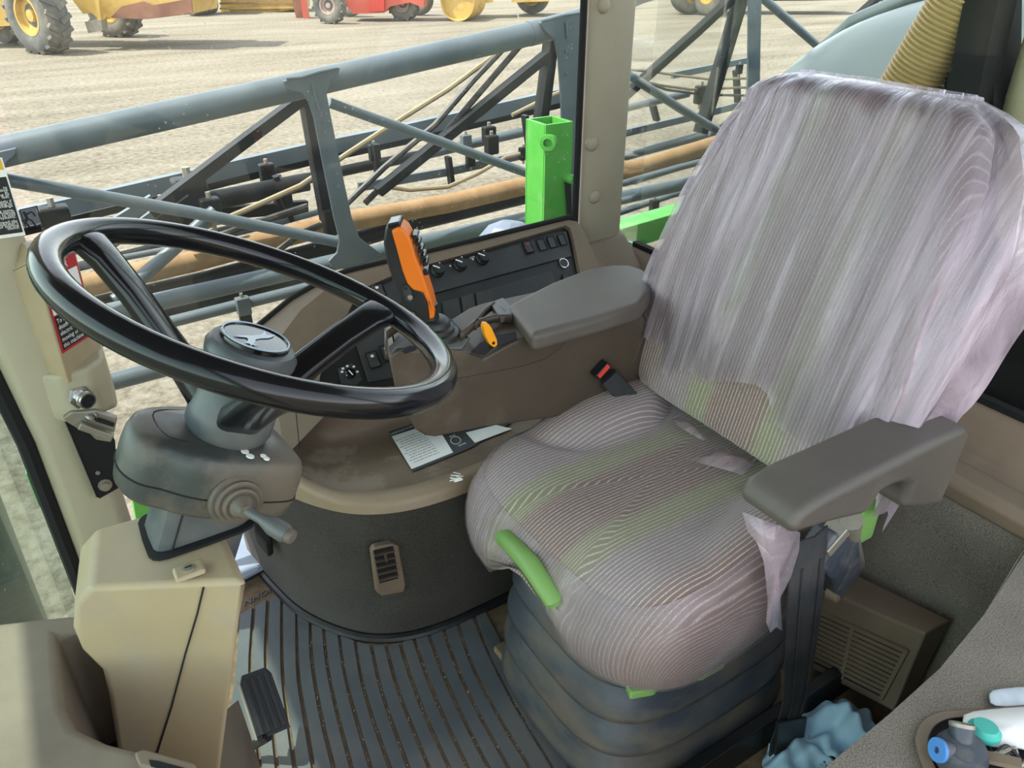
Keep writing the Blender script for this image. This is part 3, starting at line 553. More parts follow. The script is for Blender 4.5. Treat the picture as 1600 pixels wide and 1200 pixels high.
# pedestal
PFL, PFR = PZ(140, 918, .65), PZ(382, 908, .65)
PD = (PFR-PFL).normalized(); PNm = V((PD.y, -PD.x, 0))
def PF(u, v, d=0): return PN(u, v, PFL+PNm*d, PNm)
prof = [PF(u, v) for u, v in ((140, 918), (116, 945), (114, 985), (128, 1018), (160, 1050), (170, 1090), (182, 1165), (200, 1300), (330, 1330), (346, 1200), (362, 1080), (376, 970), (386, 916), (380, 908))]
pd = thing('steering_pedestal', 'tan plastic steering pedestal cover with a screw tab, below the column', 'pedestal', (0, .75, .2))
far = []
for p in prof:
    t_ = max(0, min(1, (p-PFL).dot(PD)/(PFR-PFL).length)); far.append(p+V((.017, .097, 0))*(1-t_)+V((.0, .165, 0))*t_)
ob('cover', M().loft([prof, far]), m_ped, pd, bevel=.014, seg=5)
nrm_y = V((0, -1, 0))
ob('seam', M().tube([PF(u, v, .0008) for u, v in ((318, 918), (308, 960), (290, 1020), (268, 1105), (243, 1185), (232, 1225))], .0011, 4), m_dark, pd)
tz = .65
nc_ = W(-.002, -.008, (WC.z-tz)/WN.z+.002); nc_.z = tz
tb = PZ(296, 893, tz+.004)
ob('screw_tab', M().box(tb+V((0, 0, .001)), (.030, .022, .007)), m_ped, pd, bevel=.004)
sc_ = ob('screw', M().lathe(tb+V((0, 0, .004)), (0, 0, 1), [(.0062, 0), (.006, .002), (.0005, .0026)], 18), m_steel, pd)
ob('screw_slot', M().box(tb+V((0, 0, .0068)), (.007, .0014, .0006)), m_dark, sc_)
# dark collar where the neck enters
ob('neck_collar', M().loft([rrect(nc_+V((0, 0, .001)), V((1, 0, 0)), V((0, 1, 0)), .058, .045, 5, 6), rrect(nc_+V((0, 0, .0045)), V((1, 0, 0)), V((0, 1, 0)), .058, .045, 5, 6)]), m_dark, pd)
# front console beside the pedestal
cz = .548
cp = [PZ(u, v, cz) for u, v in ((-160, 1010), (-60, 982), (0, 970), (60, 963), (118, 957), (170, 945), (165, 982), (112, 984), (90, 990), (92, 1040), (100, 1100), (118, 1134), (165, 1156), (240, 1175), (330, 1200), (360, 1260), (340, 1400), (-160, 1500))]
fl_ = [PZ(350, 1110, .33), PZ(372, 1092, .26), PZ(392, 1150, .14), PZ(412, 1215, .10), PZ(400, 1320, .10), PZ(320, 1320, .33)]
fc = thing('front_console', 'brown front console with a deep dark pocket beside the pedestal', 'console', (-.1, .6, 0))
ob('cover', M().loft([[V((p.x, p.y, .12)) for p in cp], cp]), m_cowl, fc, bevel=.012, seg=4)
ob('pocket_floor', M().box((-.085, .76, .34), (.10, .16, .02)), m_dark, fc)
ob('foot_flare', M().loft([[V((p.x, p.y, .01)) for p in fl_] , fl_]), m_cowl, fc, bevel=.01)
fv = ob('vent_frame', M().prism([PZ(u, v, cz-.004) for u, v in ((212, 1184), (228, 1178), (310, 1201), (300, 1222), (220, 1205))], V((0, 0, .009))), m_taupe, fc, bevel=.003)
ob('vent_slot', M().prism([PZ(u, v, cz+.0045) for u, v in ((233, 1188), (248, 1190), (300, 1204), (294, 1214), (236, 1198))], V((0, 0, .0012))), m_dark, fv)
# pedal
pdl = thing('pedal', 'ribbed black foot pedal with worn metal edge on the mat', 'pedal', PZ(410, 1140, .0))
q0, q1, q2, q3 = PZ(371, 1058, .165), PZ(420, 1040, .165), PZ(454, 1136, .10), PZ(403, 1158, .10)
nd = (q1-q0).cross(q3-q0).normalized(); nd = nd if nd.z > 0 else -nd
ob('pad', M().prism([q0.lerp(q1, .12), q0.lerp(q1, .88), q1.lerp(q2, .12), q2.lerp(q1, .06), q3.lerp(q0, .05), q0.lerp(q3, .12)], -nd*.010), m_black, pdl, bevel=.002)
for k in range(4):
    t = .17+k*.22; ob('rib', M().tube([q0.lerp(q1, t).lerp(q3.lerp(q2, t), .08)+nd*.001, q0.lerp(q1, t).lerp(q3.lerp(q2, t), .94)+nd*.001], .005, sq=(.7, .8), up=nd), m_black, pdl, bevel=.001, seg=2)
ob('metal_edge', M().prism([q0.lerp(q3, .05)-nd*.002, q3.lerp(q0, .02)-nd*.002, q3.lerp(q0, .02)-nd*.012, q0.lerp(q3, .05)-nd*.012], (q0-q1).normalized()*.004), m_steel, pdl)
qm = q3.lerp(q2, .3)
ob('bracket', M().prism([q3-nd*.012, q2-nd*.012, q2.lerp(q3, .3)-nd*.03, q3-nd*.035], (q0-q3).normalized()*.03), m_black, pdl)
ob('arm', M().tube([qm-nd*.012, qm-nd*.03+V((-.03, .02, -.03)), V((qm.x-.06, qm.y+.05, .01))], .008, 8), m_black, pdl)
# booklet and black pouch behind the column
bk = thing('booklet', 'pale blue booklet with small print lying on the floor behind the pedestal', 'booklet', PZ(390, 870, .02))
bp_ = [PZ(u, v, .02) for u, v in ((340, 806), (390, 806), (420, 886), (384, 905), (360, 912))]
ob('cover', M().prism(bp_, V((0, 0, .006))), m_book, bk)
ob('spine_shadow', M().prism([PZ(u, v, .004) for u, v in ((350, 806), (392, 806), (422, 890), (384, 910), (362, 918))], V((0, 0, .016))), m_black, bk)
xb = (PZ(425, 880, .02)-PZ(386, 900, .02)).normalized(); yb = V((-xb.y, xb.x, 0))
m = M()
for r in range(8):
    o = PZ(398, 858, .027)+(PZ(404, 893, .027)-PZ(398, 858, .027))*(r/8); x = .0
    while x < .035:
        w_ = random.uniform(.004, .009); m.add([o+xb*x-yb*.0009, o+xb*(x+w_)-yb*.0009, o+xb*(x+w_)+yb*.0009, o+xb*x+yb*.0009], [(0, 1, 2, 3)]); x += w_+.002
t_ = ob('printed_lines', m, m_ink, bk, recalc=False); t_['kind'] = 'stuff'
pc = [PZ(u, v, .16) for u, v in ((398, 806), (424, 806), (428, 866), (420, 872), (402, 850))]
po = ob('pouch', M().prism(pc, V((0, 0, .035))), m_dark, bevel=.004); tag(po, 'small black pouch hanging behind the indicator stalk', 'pouch')
# ================================================================== OPERATOR SEAT
YC = .735
seat = thing('operator_seat', 'striped cloth operator seat on black bellows with green levers', 'seat', (.75, YC, 0))
OFFS = V((.75, YC, 0))
def sstep(a, b, x): t = max(0, min(1, (x-a)/(b-a))); return t*t*(3-2*t)
X0, X1, HW, YQ = .488, 1.02, .252, .750
def cush(s, t):
    """s -1 front..1 rear, t -1 near side..1 far side: top surface"""
    # rounded plan
    k = 1-.10*abs(t)**5; ks = 1-.05*sstep(.1, 1, -s)*abs(s)**4-.03*abs(s)**6-.10*sstep(.5, 1, s)
    x = (X0+X1)/2+(X1-X0)/2*s*k; y = YQ+HW*t*ks+(.018*max(0, s) if t < 0 else 0)*abs(t)
    x += .018*(1-abs(t)**2)*(-1 if s < 0 else 0)*abs(s)**3*.3 + .030*(1-(t+1)/2)*max(0, -s)
    z = .447+.012*s+.028*abs(t)**3*(1-.4*abs(s))
    # raised rear side bolsters with a crease
    for yy, xx in ((.965, .80), (.525, .85)):
        d = math.hypot((x-xx)/.155, (y-yy)/.105); z += .030*(1-sstep(.72, 1.0, d)) - .008*math.exp(-((d-1.02)/.07)**2)
    e = max(abs(s), abs(t)); e2 = (abs(s)**8+abs(t)**8)**(1/8); q = max(0, (e2-.72)/.28); q = min(q, 1)
    z -= .055*(1-math.sqrt(max(0, 1-q*q)))
    if s < 0: z -= .02*sstep(.55, 1, -s)
    return V((x, y, z))
NT = 112
def sup(q, e=7): c, n_ = math.cos(q), math.sin(q); return math.copysign(abs(c)**(2/e), c), math.copysign(abs(n_)**(2/e), n_)
TH = [sup(2*math.pi*k/NT) for k in range(NT)]
RS = [.04, .12, .2, .28, .36, .44, .52, .58, .64, .70, .75, .80, .84, .88, .91, .94, .965, .985, 1.0]
top = [[cush(r*c, r*n_) for c, n_ in TH] for r in RS]
cc = V(((X0+X1)/2, YQ, 0)); rg = []
for lev in range(1, 8):
    r = []
    for (c, n_), p in zip(TH, top[-1]):
        o = V((p.x-cc.x, (p.y-cc.y)*1.1, 0)).normalized()
        dn = abs(p.y-.758); fr0 = 1 if c < -.5 else 0
        zb = .272+.118*(1-sstep(.062, .088, dn))*fr0+.045*sstep(-.4, .9, c)
        out = [0, .008, .013, .014, .010, .003, -.006, -.03][lev]
        z = p.z+(zb-p.z)*[0, .12, .32, .55, .78, .93, 1, .99][lev]
        r.append(V((p.x, p.y, 0))+o*out+V((0, 0, z)))
    rg.append(r)
m = M().loft(top+rg, cap=True)
# clear wrapping film still stretched over the cushion's front and side edges
fw = []
for ri, r in enumerate(top[14:]+rg[:5]):
    fw.append([p+(V((p.x-cc.x, p.y-cc.y, 0)).normalized()*.5+V((0, 0, .8)) if ri < 5 else V((p.x-cc.x, p.y-cc.y, 0)).normalized())*.0022 for p in r])
def lat_c(p):   # distance across the cloth, carried on down the side skirts
    y = p.y-YQ; a = abs(y); k = sstep(.19, .245, a); dz = max(0, .405-p.z)
    fr_ = sstep(.50, .62, p.x)
    return y+math.copysign(dz*k*fr_*.9, y)
ob('cushion', m, m_fab, seat, sub=1, attr=lat_c)
def crease(d=1.02, yy=.98, xx=.80, a0=150, a1=330):
    out = []
    for k in range(25):
        q = R_(a0+(a1-a0)*k/24); x = xx+.155*d*math.cos(q); y = yy+.105*d*math.sin(q)
        out.append((x, y))
    return out
keep = [k for k in range(NT+1) if TH[k % NT][0] < .55 or TH[k % NT][1] < -.9]
k0 = next(k for k in range(NT) if (TH[k][0] >= .55 or TH[k][1] > .9) and not (TH[(k+1) % NT][0] >= .55))
seq = []
for k in range(NT):
    c, n_ = TH[k]
    if c < .5: seq.append(k)
seq.sort(key=lambda k: k)
tag(ob('cushion_film', M().loft([[r[k] for k in seq] for r in fw], cap=False, closed=False), m_film3, origin=(.75, YQ, .3)), 'milky plastic film stretched over the front edge of the seat cushion', 'plastic film')
# backrest
BB = V((.925, YC, .47)); BT = V((1.10, YC, 1.035)); BU = (BT-BB).normalized(); BL = (BT-BB).length; BF = V((-BU.z, 0, BU.x))   # BF: forward normal
def hwid(h):
    hs = [(0, .225), (.15, .252), (.35, .258), (.6, .236), (.8, .208), (.93, .186), (1.0, .15)]
    for (a, wa), (b, wb) in zip(hs, hs[1:]):
        if h <= b: f = (h-a)/(b-a); f = f*f*(3-2*f)*.5+f*.5; return wa+(wb-wa)*f
    return hs[-1][1]
def backp(h, th, off=0):
    """point of the backrest's shell: h 0..1 up, th angle round the section (0 = front middle, + towards the near side)"""
    wd = hwid(min(max(h, 0), 1))+off; tk = .055+off
    c, s = math.cos(th), math.sin(th)
    y = -wd*math.copysign(abs(s)**.62, s); d = tk*math.copysign(abs(c)**.5, c)
    if c > 0: d += .020*abs(y/wd)**3*(1-sstep(.75, 1, h)) + .012*math.sin(math.pi*min(1, h*1.15))
    return BB+BU*(BL*h)+BF*d+V((0, 1, 0))*y
def shell(off, hs, n=64, fn=None):
    rg = []
    for h in hs:
        top = max(0, (h-.93)/.07); k = math.sqrt(max(0, 1-min(1, top)**2)); r = []
        for q in range(n):
            th = 2*math.pi*q/n-math.pi; p = backp(h, th, off)
            c = BB+BU*(BL*h); dv = p-c; dv = dv-BU*dv.dot(BU)
            fd = BF*dv.dot(BF); sdv = dv-fd
            p = c+fd*max(k, .25)+sdv*(.80+.20*k if h > .93 else 1)
            if fn: p = fn(h, th, p)
            r.append(p)
        rg.append(r)
    return rg
hs = [0, .03]+[.03+.90*k/22 for k in range(1, 23)]+[.95, .97, .985, 1.0]
ob('backrest', M().loft(shell(0, hs)), m_fab, seat, sub=1, attr=lambda p: (p.y-YC)+math.copysign(1, p.y-YC)*.6*sstep(.19, .25, abs(p.y-YC))*max(0, -(p-BB).dot(BF)+.05))
ob('back_shell', M().loft(shell(-.03, [.05, .2, .5, .8, .9], 40, lambda h, th, p: p-BF*.045)), m_black, seat)
# green cushion lever bar in the front notch, small green levers below the front
ob('front_handle', M().tube([PX(770, 834, .525), PX(792, 842, .498), PX(830, 884, .494), PX(864, 934, .498), PX(884, 966, .53)], [.012, .0155, .0165, .0165, .014], 14), m_sgreen, seat)
ob('lever', M().prism([PZ(u, v, .255) for u, v in ((976, 1077), (1010, 1062), (1030, 1078), (1022, 1088), (984, 1095))], V((0, 0, .016))), m_sgreen, seat, bevel=.004)
ob('lever', M().prism([PZ(u, v, .27) for u, v in ((1085, 1062), (1120, 1035), (1133, 1036), (1130, 1046), (1095, 1066))], V((0, 0, .016))), m_sgreen, seat, bevel=.004)
# bellows
def rr(cx, cy, a, b, z, n=10, e=5): return rrect(V((cx, cy, z)), V((1, 0, 0)), V((0, 1, 0)), a, b, n, e)
rg = []; lv = [(.315, -.012)]
for zt__, zb__, o_ in ((.312, .252, 0), (.252, .182, .008), (.182, .112, .014), (.112, .03, .018)):
    dz_ = zt__-zb__; lv += [(zt__-.002, -.012+o_), (zt__-dz_*.15, -.002+o_), (zt__-dz_*.45, .012+o_), (zt__-dz_*.8, .023+o_), (zt__-dz_*.93, .024+o_), (zt__-dz_*.99, .018+o_), (zb__, -.004+o_)]
lv += [(.02, .02)]
for z, o in lv: rg.append(rr(.728, .712, .196+o, .162+o, z, 12, 3.6))
ob('bellows', M().loft(rg[::-1]), m_bell, seat, ang=75)
ob('seat_pan', M().loft([rr(.745, YC, .20, .215, .300), rr(.745, YC, .22, .235, .335)]), m_black, seat)
ob('base_plate', M().box((.755, .70, .010), (.46, .42, .02)), m_dirt, seat, bevel=.004)
ob('base_rail', M().box((.83, .492, .035), (.52, .022, .07)), m_black, seat, bevel=.003)
ob('base_slot', M().box((.80, .4795, .045), (.008, .002, .045)), m_dark, seat)
bl = PZ(1003, 1180, .03)
ob('bolt', M().lathe(V((bl.x, bl.y, .018)), (0, 0, 1), [(.013, 0), (.013, .003), (.009, .003), (.009, .012), (.0005, .0125)], 6), m_steel, seat)
# near armrest
YA = .412
ap = [PY(u, v, YA) for u, v in ((1240, 800), (1238, 832), (1300, 820), (1352, 808), (1366, 792), (1378, 772), (1392, 764), (1414, 757), (1422, 762), (1418, 780), (1412, 797), (1440, 797), (1472, 790), (1490, 750), (1506, 690))]
zt = .648
pr2 = [(.640, zt-.028)]+[(p.x, p.z) for p in ap[1:-1]]+[(1.003, .60), (1.005, zt-.012), (.985, zt), (.90, zt+.002), (.70, zt+.003), (.655, zt-.002)]
pr2[1] = (.652, .612)
ar = ob('armrest', M().loft([[V((x, YA, z)) for x, z in pr2], [V((x, YA+.088, z)) for x, z in pr2]]), m_rest, seat, bevel=.013, seg=5)
ob('armrest_bracket', M().tube([PY(1330, 812, .455), PY(1328, 840, .47), PY(1335, 880, .50)], [.016, .014, .016], 10), m_steel, seat)
ob('armrest_pivot', M().box((.93, .49, .50), (.05, .03, .16)), m_sgreen, seat, bevel=.006)
ob('side_bracket', M().prism([PY(u, v, .50) for u, v in ((1338, 835), (1346, 855), (1338, 875), (1322, 892), (1305, 895), (1300, 860), (1320, 835))], V((0, .02, 0))), m_sgreen, seat, bevel=.004)
rt = ob('belt_retractor', M().tube([PY(1275, 848, .47), PY(1300, 862, .475), PY(1312, 905, .49)], [.026, .034, .030], 8, sq=(.7, 1)), m_fit, seat, bevel=.006)
ob('retractor_frame', M().box(PY(1298, 842, .465)+V((0, 0, .006)), (.05, .03, .018), (V((.8, 0, .6)), V((0, 1, 0)), V((-.6, 0, .8)))), m_steel, seat, bevel=.002)
ob('knob', M().lathe(PY(1305, 925, .475), (.3, -1, .1), [(.016, -.01), (.016, .006), (.012, .009), (.0005, .0095)], 18), m_taupe, seat)
bw = [(1272, 838, .462, .034), (1268, 880, .448, .037), (1262, 950, .445, .037), (1256, 1020, .45, .035), (1248, 1090, .455, .033), (1240, 1120, .455, .033), (1230, 1150, .455, .035), (1226, 1185, .452, .035)]
rw = []
for u, v, y, hw in bw:
    c = PY(u, v, y); rw.append([c+V((-hw, .004, 0)), c+V((0, -.002, 0)), c+V((hw, .004, 0)), c+V((hw, .0065, 0)), c+V((0, .001, 0)), c+V((-hw, .0065, 0))])
ob('seat_belt', M().loft(rw), m_webb, seat, ang=50)
for k in (-.5, .0, .5): ob('belt_rib', M().tube([PY(u, v, y)+V((hw*k, -.0012, 0)) for u, v, y, hw in bw[1:6]], .0012, 4), m_webb, seat)
ob('belt_tongue', M().prism([PY(u, v, .45) for u, v in ((1216, 1130), (1262, 1122), (1252, 1188), (1212, 1196))], V((0, .006, 0))), m_black, seat, bevel=.002)
# buckle on the far side
bd_ = (PY(975, 612, .93)-PY(945, 575, .95)).normalized()
bs = ob('buckle_stem', M().tube([PY(950, 588, .948), PY(985, 625, .93), PY(995, 640, .92)], .018, sq=(1, .55), up=(0, 1, .3)), m_webb, seat, bevel=.003)
bc = PY(939, 578, .948); bx = (PY(952, 562, .948)-PY(925, 592, .948)).normalized(); bz = V((0, -1, 0)); by = bz.cross(bx)
bu_ = ob('buckle', M().box(bc, (.034, .018, .020), (bx, by, bz)), m_gloss, seat, bevel=.003)
ob('buckle_button', M().box(bc+bz*.0102-by*.003 if by.z < 0 else bc+bz*.0102+by*.003, (.028, .009, .002), (bx, by, bz)), mat('red_button', (206, 62, 52), rough=.4), bu_)

# ---- plastic bag over the backrest
def wrinkle(h, th, p):
    w1 = abs(math.sin(th*8.5+h*3+1.4*math.sin(h*4)))**3*.010+math.sin(th*23-h*6+1.7*math.sin(h*9+th*3))*.0022
    near = sstep(.8, 1.75, th)*(1-sstep(1.9, 3.1, th)) if th > 0 else 0
    bul = near*(.004+.062*math.sin(math.pi*min(1, max(0, (h-.10)/.95))**1.5)**1.3)
    o = V((0, -1, 0))*bul+V((1, 0, 0))*bul*.55
    q = p-(BB+BU*(BL*h)); nn = V((q.x, q.y, q.z)).normalized()
    return p+nn*(w1+.003)+o
fh_ = [.17]+[.17+.76*k/30 for k in range(1, 31)]+[.95, .97, .985, 1.0, 1.008]
rg = shell(.009, fh_, 120, wrinkle)
# ragged lower hem
for j in range(120):
    th = 2*math.pi*j/120-math.pi; hem = -.10*sstep(.5, 1.2, abs(th))-.02+.035*math.sin(th*9+1)+.02*math.sin(th*23)
    for i in range(6): rg[i][j] = rg[i][j]+BU*(hem*(1-i/6)*.7)
film = ob('plastic_seat_bag', M().loft(rg, cap=False), m_film, origin=(1.02, YC, .5), attr=lambda p: .38*sstep(.19, .26, YC-p.y)+.10*sstep(.25, .30, p.y-YC)); tag(film, 'torn clear lilac plastic bag draped over the seat backrest', 'plastic bag')
# film scraps on the cushion
def scrap(label, px, zf, th=.0006, n=3):
    pts = [PZ(u, v, z) for (u, v), z in zip(px, zf)]; c = sum(pts, V())/len(pts)
    m = M(); m.add([c+V((0, 0, .004))]+pts, [(0, i+1, (i+1) % len(pts)+1) for i in range(len(pts))])
    o = ob('plastic_scrap', m, m_film2, solid=.0008, ang=20); return tag(o, label, 'plastic scrap', 'torn plastic left on the seat')
scrap('small torn strip of clear film at the rear of the cushion, nearest the buckle', [(1050, 654), (1066, 652), (1085, 664), (1104, 684), (1098, 688), (1060, 666)], [.474]*6)
scrap('torn piece of clear film lying in the cushion crease beside the near armrest', [(1070, 717), (1104, 713), (1112, 700), (1124, 706), (1132, 695), (1146, 712), (1180, 722), (1160, 742), (1120, 730)], [.475]*9)
hp = [PY(u, v, y) for u, v, y in ((1160, 800, .475), (1200, 815, .452), (1250, 832, .455), (1248, 860, .452), (1236, 900, .450), (1216, 940, .446), (1208, 965, .442), (1222, 985, .440), (1212, 980, .441), (1204, 988, .441), (1197, 972, .443), (1200, 940, .446), (1194, 880, .45), (1184, 850, .458), (1168, 830, .47))]
c = PY(1216, 880, .440); m = M(); m.add([c]+hp, [(0, i+1, (i+1) % len(hp)+1) for i in range(len(hp))])
tag(ob('plastic_scrap', m, m_film2, solid=.0008, ang=20), 'hanging strip of clear film below the near armrest with a frayed end', 'plastic scrap', 'torn plastic left on the seat')
m = M()
for k in range(14):
    a = PZ(720+random.uniform(-2, 4), 745+random.uniform(-5, 6), .37); m.tube([a, a+RT*random.uniform(-.024, -.006)+V((0, 0, random.uniform(-.010, .008)))], .0009, 4)
tag(ob('frayed_film', m, m_white), 'tuft of frayed white film at the far front corner of the cushion', 'film tuft')
# ================================================================== ARMREST CONSOLE (right of the seat)
ac = thing('armrest_console', 'brown armrest console with padded dark top, between seat and side console', 'armrest console', (.65, 1.04, .3))
YS = .958
sp1 = [PY(u, v, YS) for u, v in ((608, 562), (612, 552), (624, 546), (700, 548), (737, 552), (755, 560), (800, 535), (830, 524), (1000, 482), (1012, 500), (1010, 620), (960, 640), (760, 668), (680, 684), (664, 682), (648, 672), (636, 650), (618, 610))]
far1 = [V((p.x+.006+.055*max(0, min(1, (.62-p.x)/.2)), 1.125, p.z-.004)) for p in sp1]
ob('body', M().loft([sp1, far1]), m_box, ac, bevel=.010, seg=4)
ob('moulding_line', M().tube([PY(u, v, YS-.0005) for u, v in ((897, 508), (890, 525), (875, 545), (850, 562), (815, 573), (770, 582), (715, 592))], .0012, 5), m_box, ac)
pz = .672
pad = [PZ(u, v, pz) for u, v in ((793, 474), (832, 523), (870, 513), (940, 494), (1002, 474), (1017, 455), (1020, 437), (1008, 420), (985, 412), (955, 412), (915, 419), (860, 440))]
pdl_ = [V((p.x, p.y, pz-.035)) for p in pad]
ob('arm_pad', M().loft([pdl_, pad]), m_rest, ac, bevel=.012, seg=5)
tz1 = sp1[2].z
def atz(u, v, dz=0): return PZ(u, v, (tz1-.001)+(.649-tz1)*max(0, min(1, (u-624)/115))+dz)
ob('tray_top', M().prism([atz(u, v) for u, v in ((622, 545), (610, 556), (607, 545), (622, 532), (650, 528), (704, 522), (735, 530), (722, 547))], V((0, 0, .004))), m_grey, ac, bevel=.0015, seg=2)
for px in (((628, 549), (640, 541), (652, 541), (650, 547), (634, 553)), ((690, 534), (702, 528), (710, 531), (708, 536), (694, 538))):
    ob('slot', M().prism([atz(u, v, .0042) for u, v in px], V((0, 0, .0008))), m_dark, ac)
ob('switch_block', M().prism([atz(u, v, .004) for u, v in ((765, 482), (786, 474), (808, 497), (782, 506))], V((0, 0, .012))), m_grey, ac, bevel=.002)
text('lettering', 'K-P-F', atz(780, 480, .0163), (atz(798, 497)-atz(780, 480)), (atz(792, 474)-atz(780, 480)), .010, m_panel2, ac)
for k in range(3):
    a0, a1 = (((742, 516), (758, 492), (772, 482)), ((720, 532), (742, 512), (772, 503), (800, 503)), ((604, 560), (604, 530), (625, 515)))[k], 0
    q = [atz(u, v, .004) for u, v in a0]
    rws = [[p for p in q], [p+V((0, 0, .014)) for p in q]]
    ob('tray_rib', M().grid(rws), m_box, ac, solid=.004)
# arc slot with the amber lever
sl_ = [atz(u, v, .0035) for u, v in ((736, 550), (750, 537), (775, 525), (806, 519), (808, 530), (790, 537), (772, 543), (757, 556))]
ob('lever_slot', M().prism(sl_, V((0, 0, .0012))), m_dark, ac)
av = [PY(u, v, .950) for u, v in ((756, 512), (758, 506), (764, 506), (769, 513), (777, 531), (778, 539), (773, 544), (766, 539), (759, 525))]
lv_ = ob('amber_lever', M().prism(av, V((0, .012, 0))), m_amber, ac, bevel=.002)
ob('rivet', M().lathe(PY(771, 536, .9495), (0, -1, 0), [(.0026, 0), (.0026, .001), (.0005, .001)], 10), m_dark, lv_)
# joystick
js = thing('control_lever', 'black and orange multifunction control lever standing on the armrest console', 'control lever', PY(676, 512, 1.03))
jn = -fh   # grip faces the seat side; thickness runs along the view's ground direction
JO = PY(650, 430, 1.03)
def J(u, v, d=0): return PN(u, v, JO+jn*d, jn)
blk = [J(u, v, -.018) for u, v in ((607, 346), (612, 338), (622, 338), (628, 356), (634, 390), (648, 430), (664, 440), (672, 452), (676, 478), (680, 496), (656, 496), (652, 476), (634, 470), (628, 452), (618, 425), (608, 395), (604, 368))]
ob('grip', M().prism(blk, jn*.036), m_black, js, bevel=.009, seg=4)
orp = [J(u, v, -.02) for u, v in ((617, 346), (630, 340), (639, 346), (647, 360), (654, 385), (664, 410), (671, 430), (677, 448), (683, 472), (682, 480), (675, 483), (672, 456), (665, 441), (650, 437), (641, 427), (634, 408), (626, 378))]
ob('orange_face', M().prism(orp, jn*.044), m_orange, js, bevel=.007, seg=4)
ob('top_switch', M().prism([J(u, v, -.016) for u, v in ((610, 339), (628, 335), (631, 341), (629, 345), (611, 349))], jn*.034), m_gloss, js, bevel=.003)
for k, (u, v) in enumerate(((651, 361), (655, 371), (659, 382), (663, 392), (666, 402), (667, 416))):
    ob('button', M().prism([J(u-4, v-4, -.012), J(u+4, v-3, -.012), J(u+5, v+3, -.012), J(u-3, v+4, -.012)], jn*.030), m_gloss, js, bevel=.0015, seg=2)
ob('button_plate', M().prism([J(u, v, .018) for u, v in ((628, 446), (634, 441), (640, 444), (646, 466), (642, 471), (634, 468))], jn*.003), m_panel2, js)
for (u, v) in ((634, 448), (641, 464)):
    ob('side_button', M().lathe(J(u, v, .021), jn, [(.0042, 0), (.004, .003), (.0005, .0035)], 14), m_steel if u > 640 else m_black, js)
b0 = J(668, 492); ob('stem', M().tube([b0+V((0, 0, .02)), b0, J(672, 516)], [.017, .018, .022], 18), m_black, js)
b1 = J(676, 512)
ob('boot', M().lathe(b1+V((0, 0, -.012)), (.1, 0, 1), [(.044, 0), (.042, .008), (.035, .010), (.034, .016), (.028, .018), (.026, .026), (.021, .030), (.0005, .031)], 24), m_black, js)
for k in range(3):
    a = [atz(u+k*7, v+k*7, .004) for u, v in ((693, 494), (706, 502), (716, 514))]
    ob('boot_rib', M().tube(a, .0025, 6), m_black, js)
# ================================================================== LEFT PILLAR FITTINGS
pb = thing('pillar_cover', 'tan angular cover box with red danger sticker on the front pillar', 'cover box', PY(108, 600, 1.27))
T0, T1 = PY(52, 408, 1.262), PY(108, 600, 1.262)          # front vertical edge
L0, L1 = PY(7, 430, 1.30), PY(70, 602, 1.30)
Rr0, Rr1 = PY(118, 392, 1.345), PY(164, 560, 1.345)
bk0, bk1 = V((L0.x+.02, 1.40, L0.z)), V((L1.x+.02, 1.40, L1.z))
ob('cover', M().loft([[L1, T1, Rr1, bk1], [L0, T0, Rr0, bk0]]), m_tan, pb, bevel=.003)
ob('cap', M().loft([[L0, T0, Rr0, bk0], [L0.lerp(bk0, .3)+V((0, 0, .02)), T0.lerp(bk0, .3)+V((0, 0, .025)), Rr0.lerp(bk0, .3)+V((0, 0, .02)), bk0+V((0, 0, .02))]]), m_tan, pb, bevel=.003)
fx = (Rr1-T1).normalized(); fz = (T0-T1).normalized(); fn = fx.cross(fz); fn = fn if fn.y < 0 else -fn
def onf(x, z, l=.0006): return T1+fx*x+fz*z+fn*l
W_ = (Rr1-T1).length; H_ = (T0-T1).length
dg = thing('danger_sticker', 'red bordered danger sticker with white lettering on the tan pillar cover', 'sticker', onf(.03, .1))
ob('border', M().prism([onf(.004, .052), onf(W_-.008, .052), onf(W_-.008, H_-.008), onf(.004, H_-.008)], fn*.0005), m_red, dg)
ob('black_field', M().prism([onf(.008, .056, .0012), onf(W_-.012, .056, .0012), onf(W_-.012, .112, .0012), onf(.008, .112, .0012)], fn*.0003), m_ink, dg)
ob('white_field', M().prism([onf(.008, .114, .0012), onf(W_-.012, .114, .0012), onf(W_-.012, H_-.034, .0012), onf(.008, H_-.034, .0012)], fn*.0003), m_white, dg)
text('lettering', 'DANGER', onf(.007, H_-.028, .0016), fx, fz, .0155, m_white, dg)
for k, s in enumerate(('To avoid', 'death or', 'electric s', 'moving or', 'this machine')): text('lettering', s, onf(.0095, .1005-k*.0102, .0018), fx, fz, .0105, m_white, dg)
